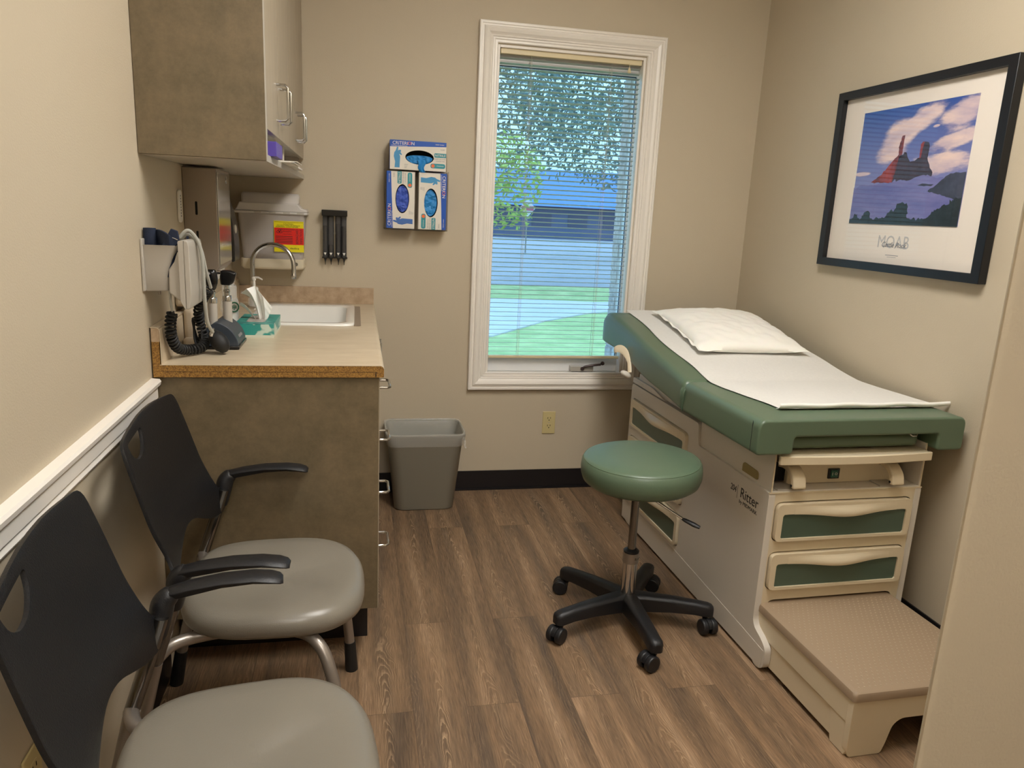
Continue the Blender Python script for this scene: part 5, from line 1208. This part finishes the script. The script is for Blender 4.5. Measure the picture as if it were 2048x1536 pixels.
# ------------------------------------------------------------ outside the window
def ground(name, poly, z, m, label, cat='ground'):
    o = obj(name, B().prism(poly, z-0.12, z), m, None, smooth=False); o['kind'] = 'structure'; return o
M_lawn = mat('lawn_grass', srgb(140, 160, 92), 0.9, var2=srgb(190, 200, 130), vscale=2.2, vdetail=12, bump=0.8, bscale=30, vpos=(0.3, 0.7))
M_road = mat('asphalt', srgb(156, 152, 148), 0.85, var=0.12, vscale=0.7, vdetail=8)
M_walk = mat('concrete_walk', srgb(196, 190, 184), 0.8, var=0.06, vscale=1.2)
ground('lawn', [(-12, 0.36), (26, 0.36), (26, 26), (-12, 26)], -0.30, M_lawn, '')
ground('parking_lot', [(-40, 14.6), (26, 13.4), (90, 13.4), (90, 60), (-40, 60)], -0.285, M_road, '')
ground('footpath', [(-12, 5.6), (1.8, 6.4), (2.9, 7.9), (3.9, 8.9), (5.0, 9.6), (26, 11.4), (26, 12.4), (8, 11.2), (4.6, 10.6), (2.6, 10.9), (0, 10.6), (-12, 9.8)], -0.28, M_walk, '')
ground('far_lawn', [(-40, 60), (90, 60), (90, 110), (-40, 110)], -0.25, M_lawn, '')
M_bark = mat('tree_bark', srgb(70, 62, 58), 0.9, bump=0.6, bscale=20)
M_leafd = mat('leaves_dark', srgb(70, 96, 96), 0.6, var2=srgb(120, 142, 122), vscale=3)
M_leafy = mat('leaves_yellow_green', srgb(130, 160, 66), 0.7, var2=srgb(176, 190, 90), vscale=3)
def leaves(b, centre, rad, n, size):
    for i in range(n):
        while True:
            p_ = Vector([random.uniform(-1, 1) for _ in range(3)])
            if p_.length < 1: break
        if noise.noise(p_*3.1+Vector(centre)) < -0.10: continue
        c = Vector((centre[0]+p_.x*rad[0], centre[1]+p_.y*rad[1], centre[2]+p_.z*rad[2]))
        a = Vector([random.gauss(0, 1) for _ in range(3)]).normalized(); w = a.orthogonal().normalized()
        s = size*random.uniform(0.6, 1.3)
        b.bm.faces.new([b.v(c+a*s), b.v(c+w*s*0.45), b.v(c-a*s), b.v(c-w*s*0.45)])
def tree(label, base, h, rad, n, size, leafm, tr=0.16, lean=(0, 0), cz=None, ox=0):
    t = thing('tree', label, 'tree', base, 0, 'trees outside the window')
    bx_, by_, bz_ = base; cz = cz or h*0.62
    b = B().tube(smooth_path([(bx_, by_, bz_), (bx_+lean[0]*0.3, by_, bz_+h*0.25), (bx_+lean[0], by_+lean[1], bz_+h*0.6), (bx_+lean[0]*1.4, by_, bz_+h*0.85)], 4), [tr*(1-0.06*i) for i in range(13)], 8)
    for k in range(7):
        a = k*2.4; zz_ = h*(0.35+0.07*k)
        p0 = Vector((bx_+lean[0]*zz_/h, by_, bz_+zz_)); p1 = p0+Vector((math.cos(a)*rad[0]*0.7, math.sin(a)*rad[1]*0.6, h*0.2))
        b.tube([p0, p0.lerp(p1, 0.5)+Vector((0, 0, 0.1*h)), p1], [tr*0.4, tr*0.25, tr*0.08], 6)
    obj('trunk', b, M_bark, t)
    b = B(); leaves(b, (bx_+lean[0]+ox, by_, bz_+cz), rad, n, size)
    obj('crown', b, leafm, t, smooth=False)
tree('large leafy tree filling the top of the window view', (8.2, 13.4, -0.3), 8.5, (4.2, 2.2, 2.9), 15000, 0.085, M_leafd, 0.24, (-1.2, 0), 5.3, -3.0)
tree('yellow green small tree at the left edge of the window view', (1.75, 11.2, -0.3), 4.0, (0.85, 0.8, 1.0), 1300, 0.075, M_leafy, 0.07, (0.25, 0), 2.25, 0.75)
tree('broad dense tree standing behind the large leafy tree', (13.5, 24, -0.3), 11, (6.5, 2.6, 4.2), 16000, 0.12, M_leafd, 0.3, (0, 0), 6.6, -2.5)
hs_ = thing('distant_building', 'low distant building with a blue roof across the parking lot', 'building', (16, 52, -0.28))
obj('walls', B().box(8, 25, 48, 56, -0.28, 1.9), mat('far_wall', srgb(84, 96, 120), 0.8), hs_)
obj('roof', B().prism([(47.4, 1.9), (56.6, 1.9), (52, 4.6)], 7.4, 25.6, 'x'), mat('blue_roof', srgb(84, 124, 168), 0.6), hs_)
b = B()
for i in range(6): b.box(9.2+i*2.6, 10.6+i*2.6, 47.95, 48.0, 0.5, 1.4)
obj('windows', b, mat('far_panes', srgb(62, 72, 94), 0.5), hs_)
sg = thing('street_sign', 'small pale diamond sign on a thin post beyond the parking lot', 'sign', (7.0, 28, -0.285))
obj('post', B().cyl((7.0, 28, -0.285), (7.0, 28, 1.2), 0.03, n=8), M_silver, sg)
obj('sign_panel', B().prism([(7.0, 1.2), (7.34, 1.58), (7.0, 1.96), (6.66, 1.58)], 27.94, 27.96, 'y'), M_white, sg)
obj('red_panel', B().box(6.74, 7.26, 27.92, 27.94, 1.48, 1.66), mat('sign_red', srgb(206, 110, 120), 0.5), sg)

# ------------------------------------------------------------ light
LIGHTS = [((1.00, -1.62), 1.0), ((0.25, -4.0), 0.5)]
def ceiling_light(x, y, k, label):
    t = thing('ceiling_light', label, 'ceiling light', (x, y, ZC), 0, None)
    obj('frame', B().prism(rect(x-0.305, x+0.305, y-0.61, y+0.61), ZC-0.03, ZC, holes=[rect(x-0.28, x+0.28, y-0.585, y+0.585)]), M_white, t)
    em = mat('warm_diffuser_%d' % int(k*10), (1, 1, 1, 1), 0.5, emit=(1.0, 0.975, 0.93, 1), estr=22*k)
    obj('diffuser', B().box(x-0.28, x+0.28, y-0.585, y+0.585, ZC-0.018, ZC-0.012), em, t)
ceiling_light(0.78, -2.05, 1.0, 'long warm ceiling light panel over the middle of the exam room')
ceiling_light(0.25, -4.05, 0.65, 'unseen fill light panel added behind the camera')  # added fill panel, brightens the wall end and other faces toward the camera
w = bpy.data.worlds.new('sky'); SC.world = w; w.use_nodes = True; nt = w.node_tree
bg = nt.nodes['Background']
# open shade: blue sky light, a little paler toward the horizon
tcw = nt.nodes.new('ShaderNodeTexCoord'); spw = nt.nodes.new('ShaderNodeSeparateXYZ'); nt.links.new(tcw.outputs['Generated'], spw.inputs[0])
rw = nt.nodes.new('ShaderNodeValToRGB'); nt.links.new(spw.outputs['Z'], rw.inputs[0])
rw.color_ramp.elements[0].position = 0.0; rw.color_ramp.elements[0].color = (0.17, 0.33, 0.42, 1)
rw.color_ramp.elements[1].position = 0.5; rw.color_ramp.elements[1].color = (0.30, 0.60, 1.0, 1)
nt.links.new(rw.outputs[0], bg.inputs['Color']); bg.inputs['Strength'].default_value = 3.3
SC.view_settings.view_transform = 'Standard'; SC.view_settings.look = 'None'; SC.view_settings.exposure = 0.0; SC.view_settings.gamma = 1.0
SC.view_settings.use_curve_mapping = False
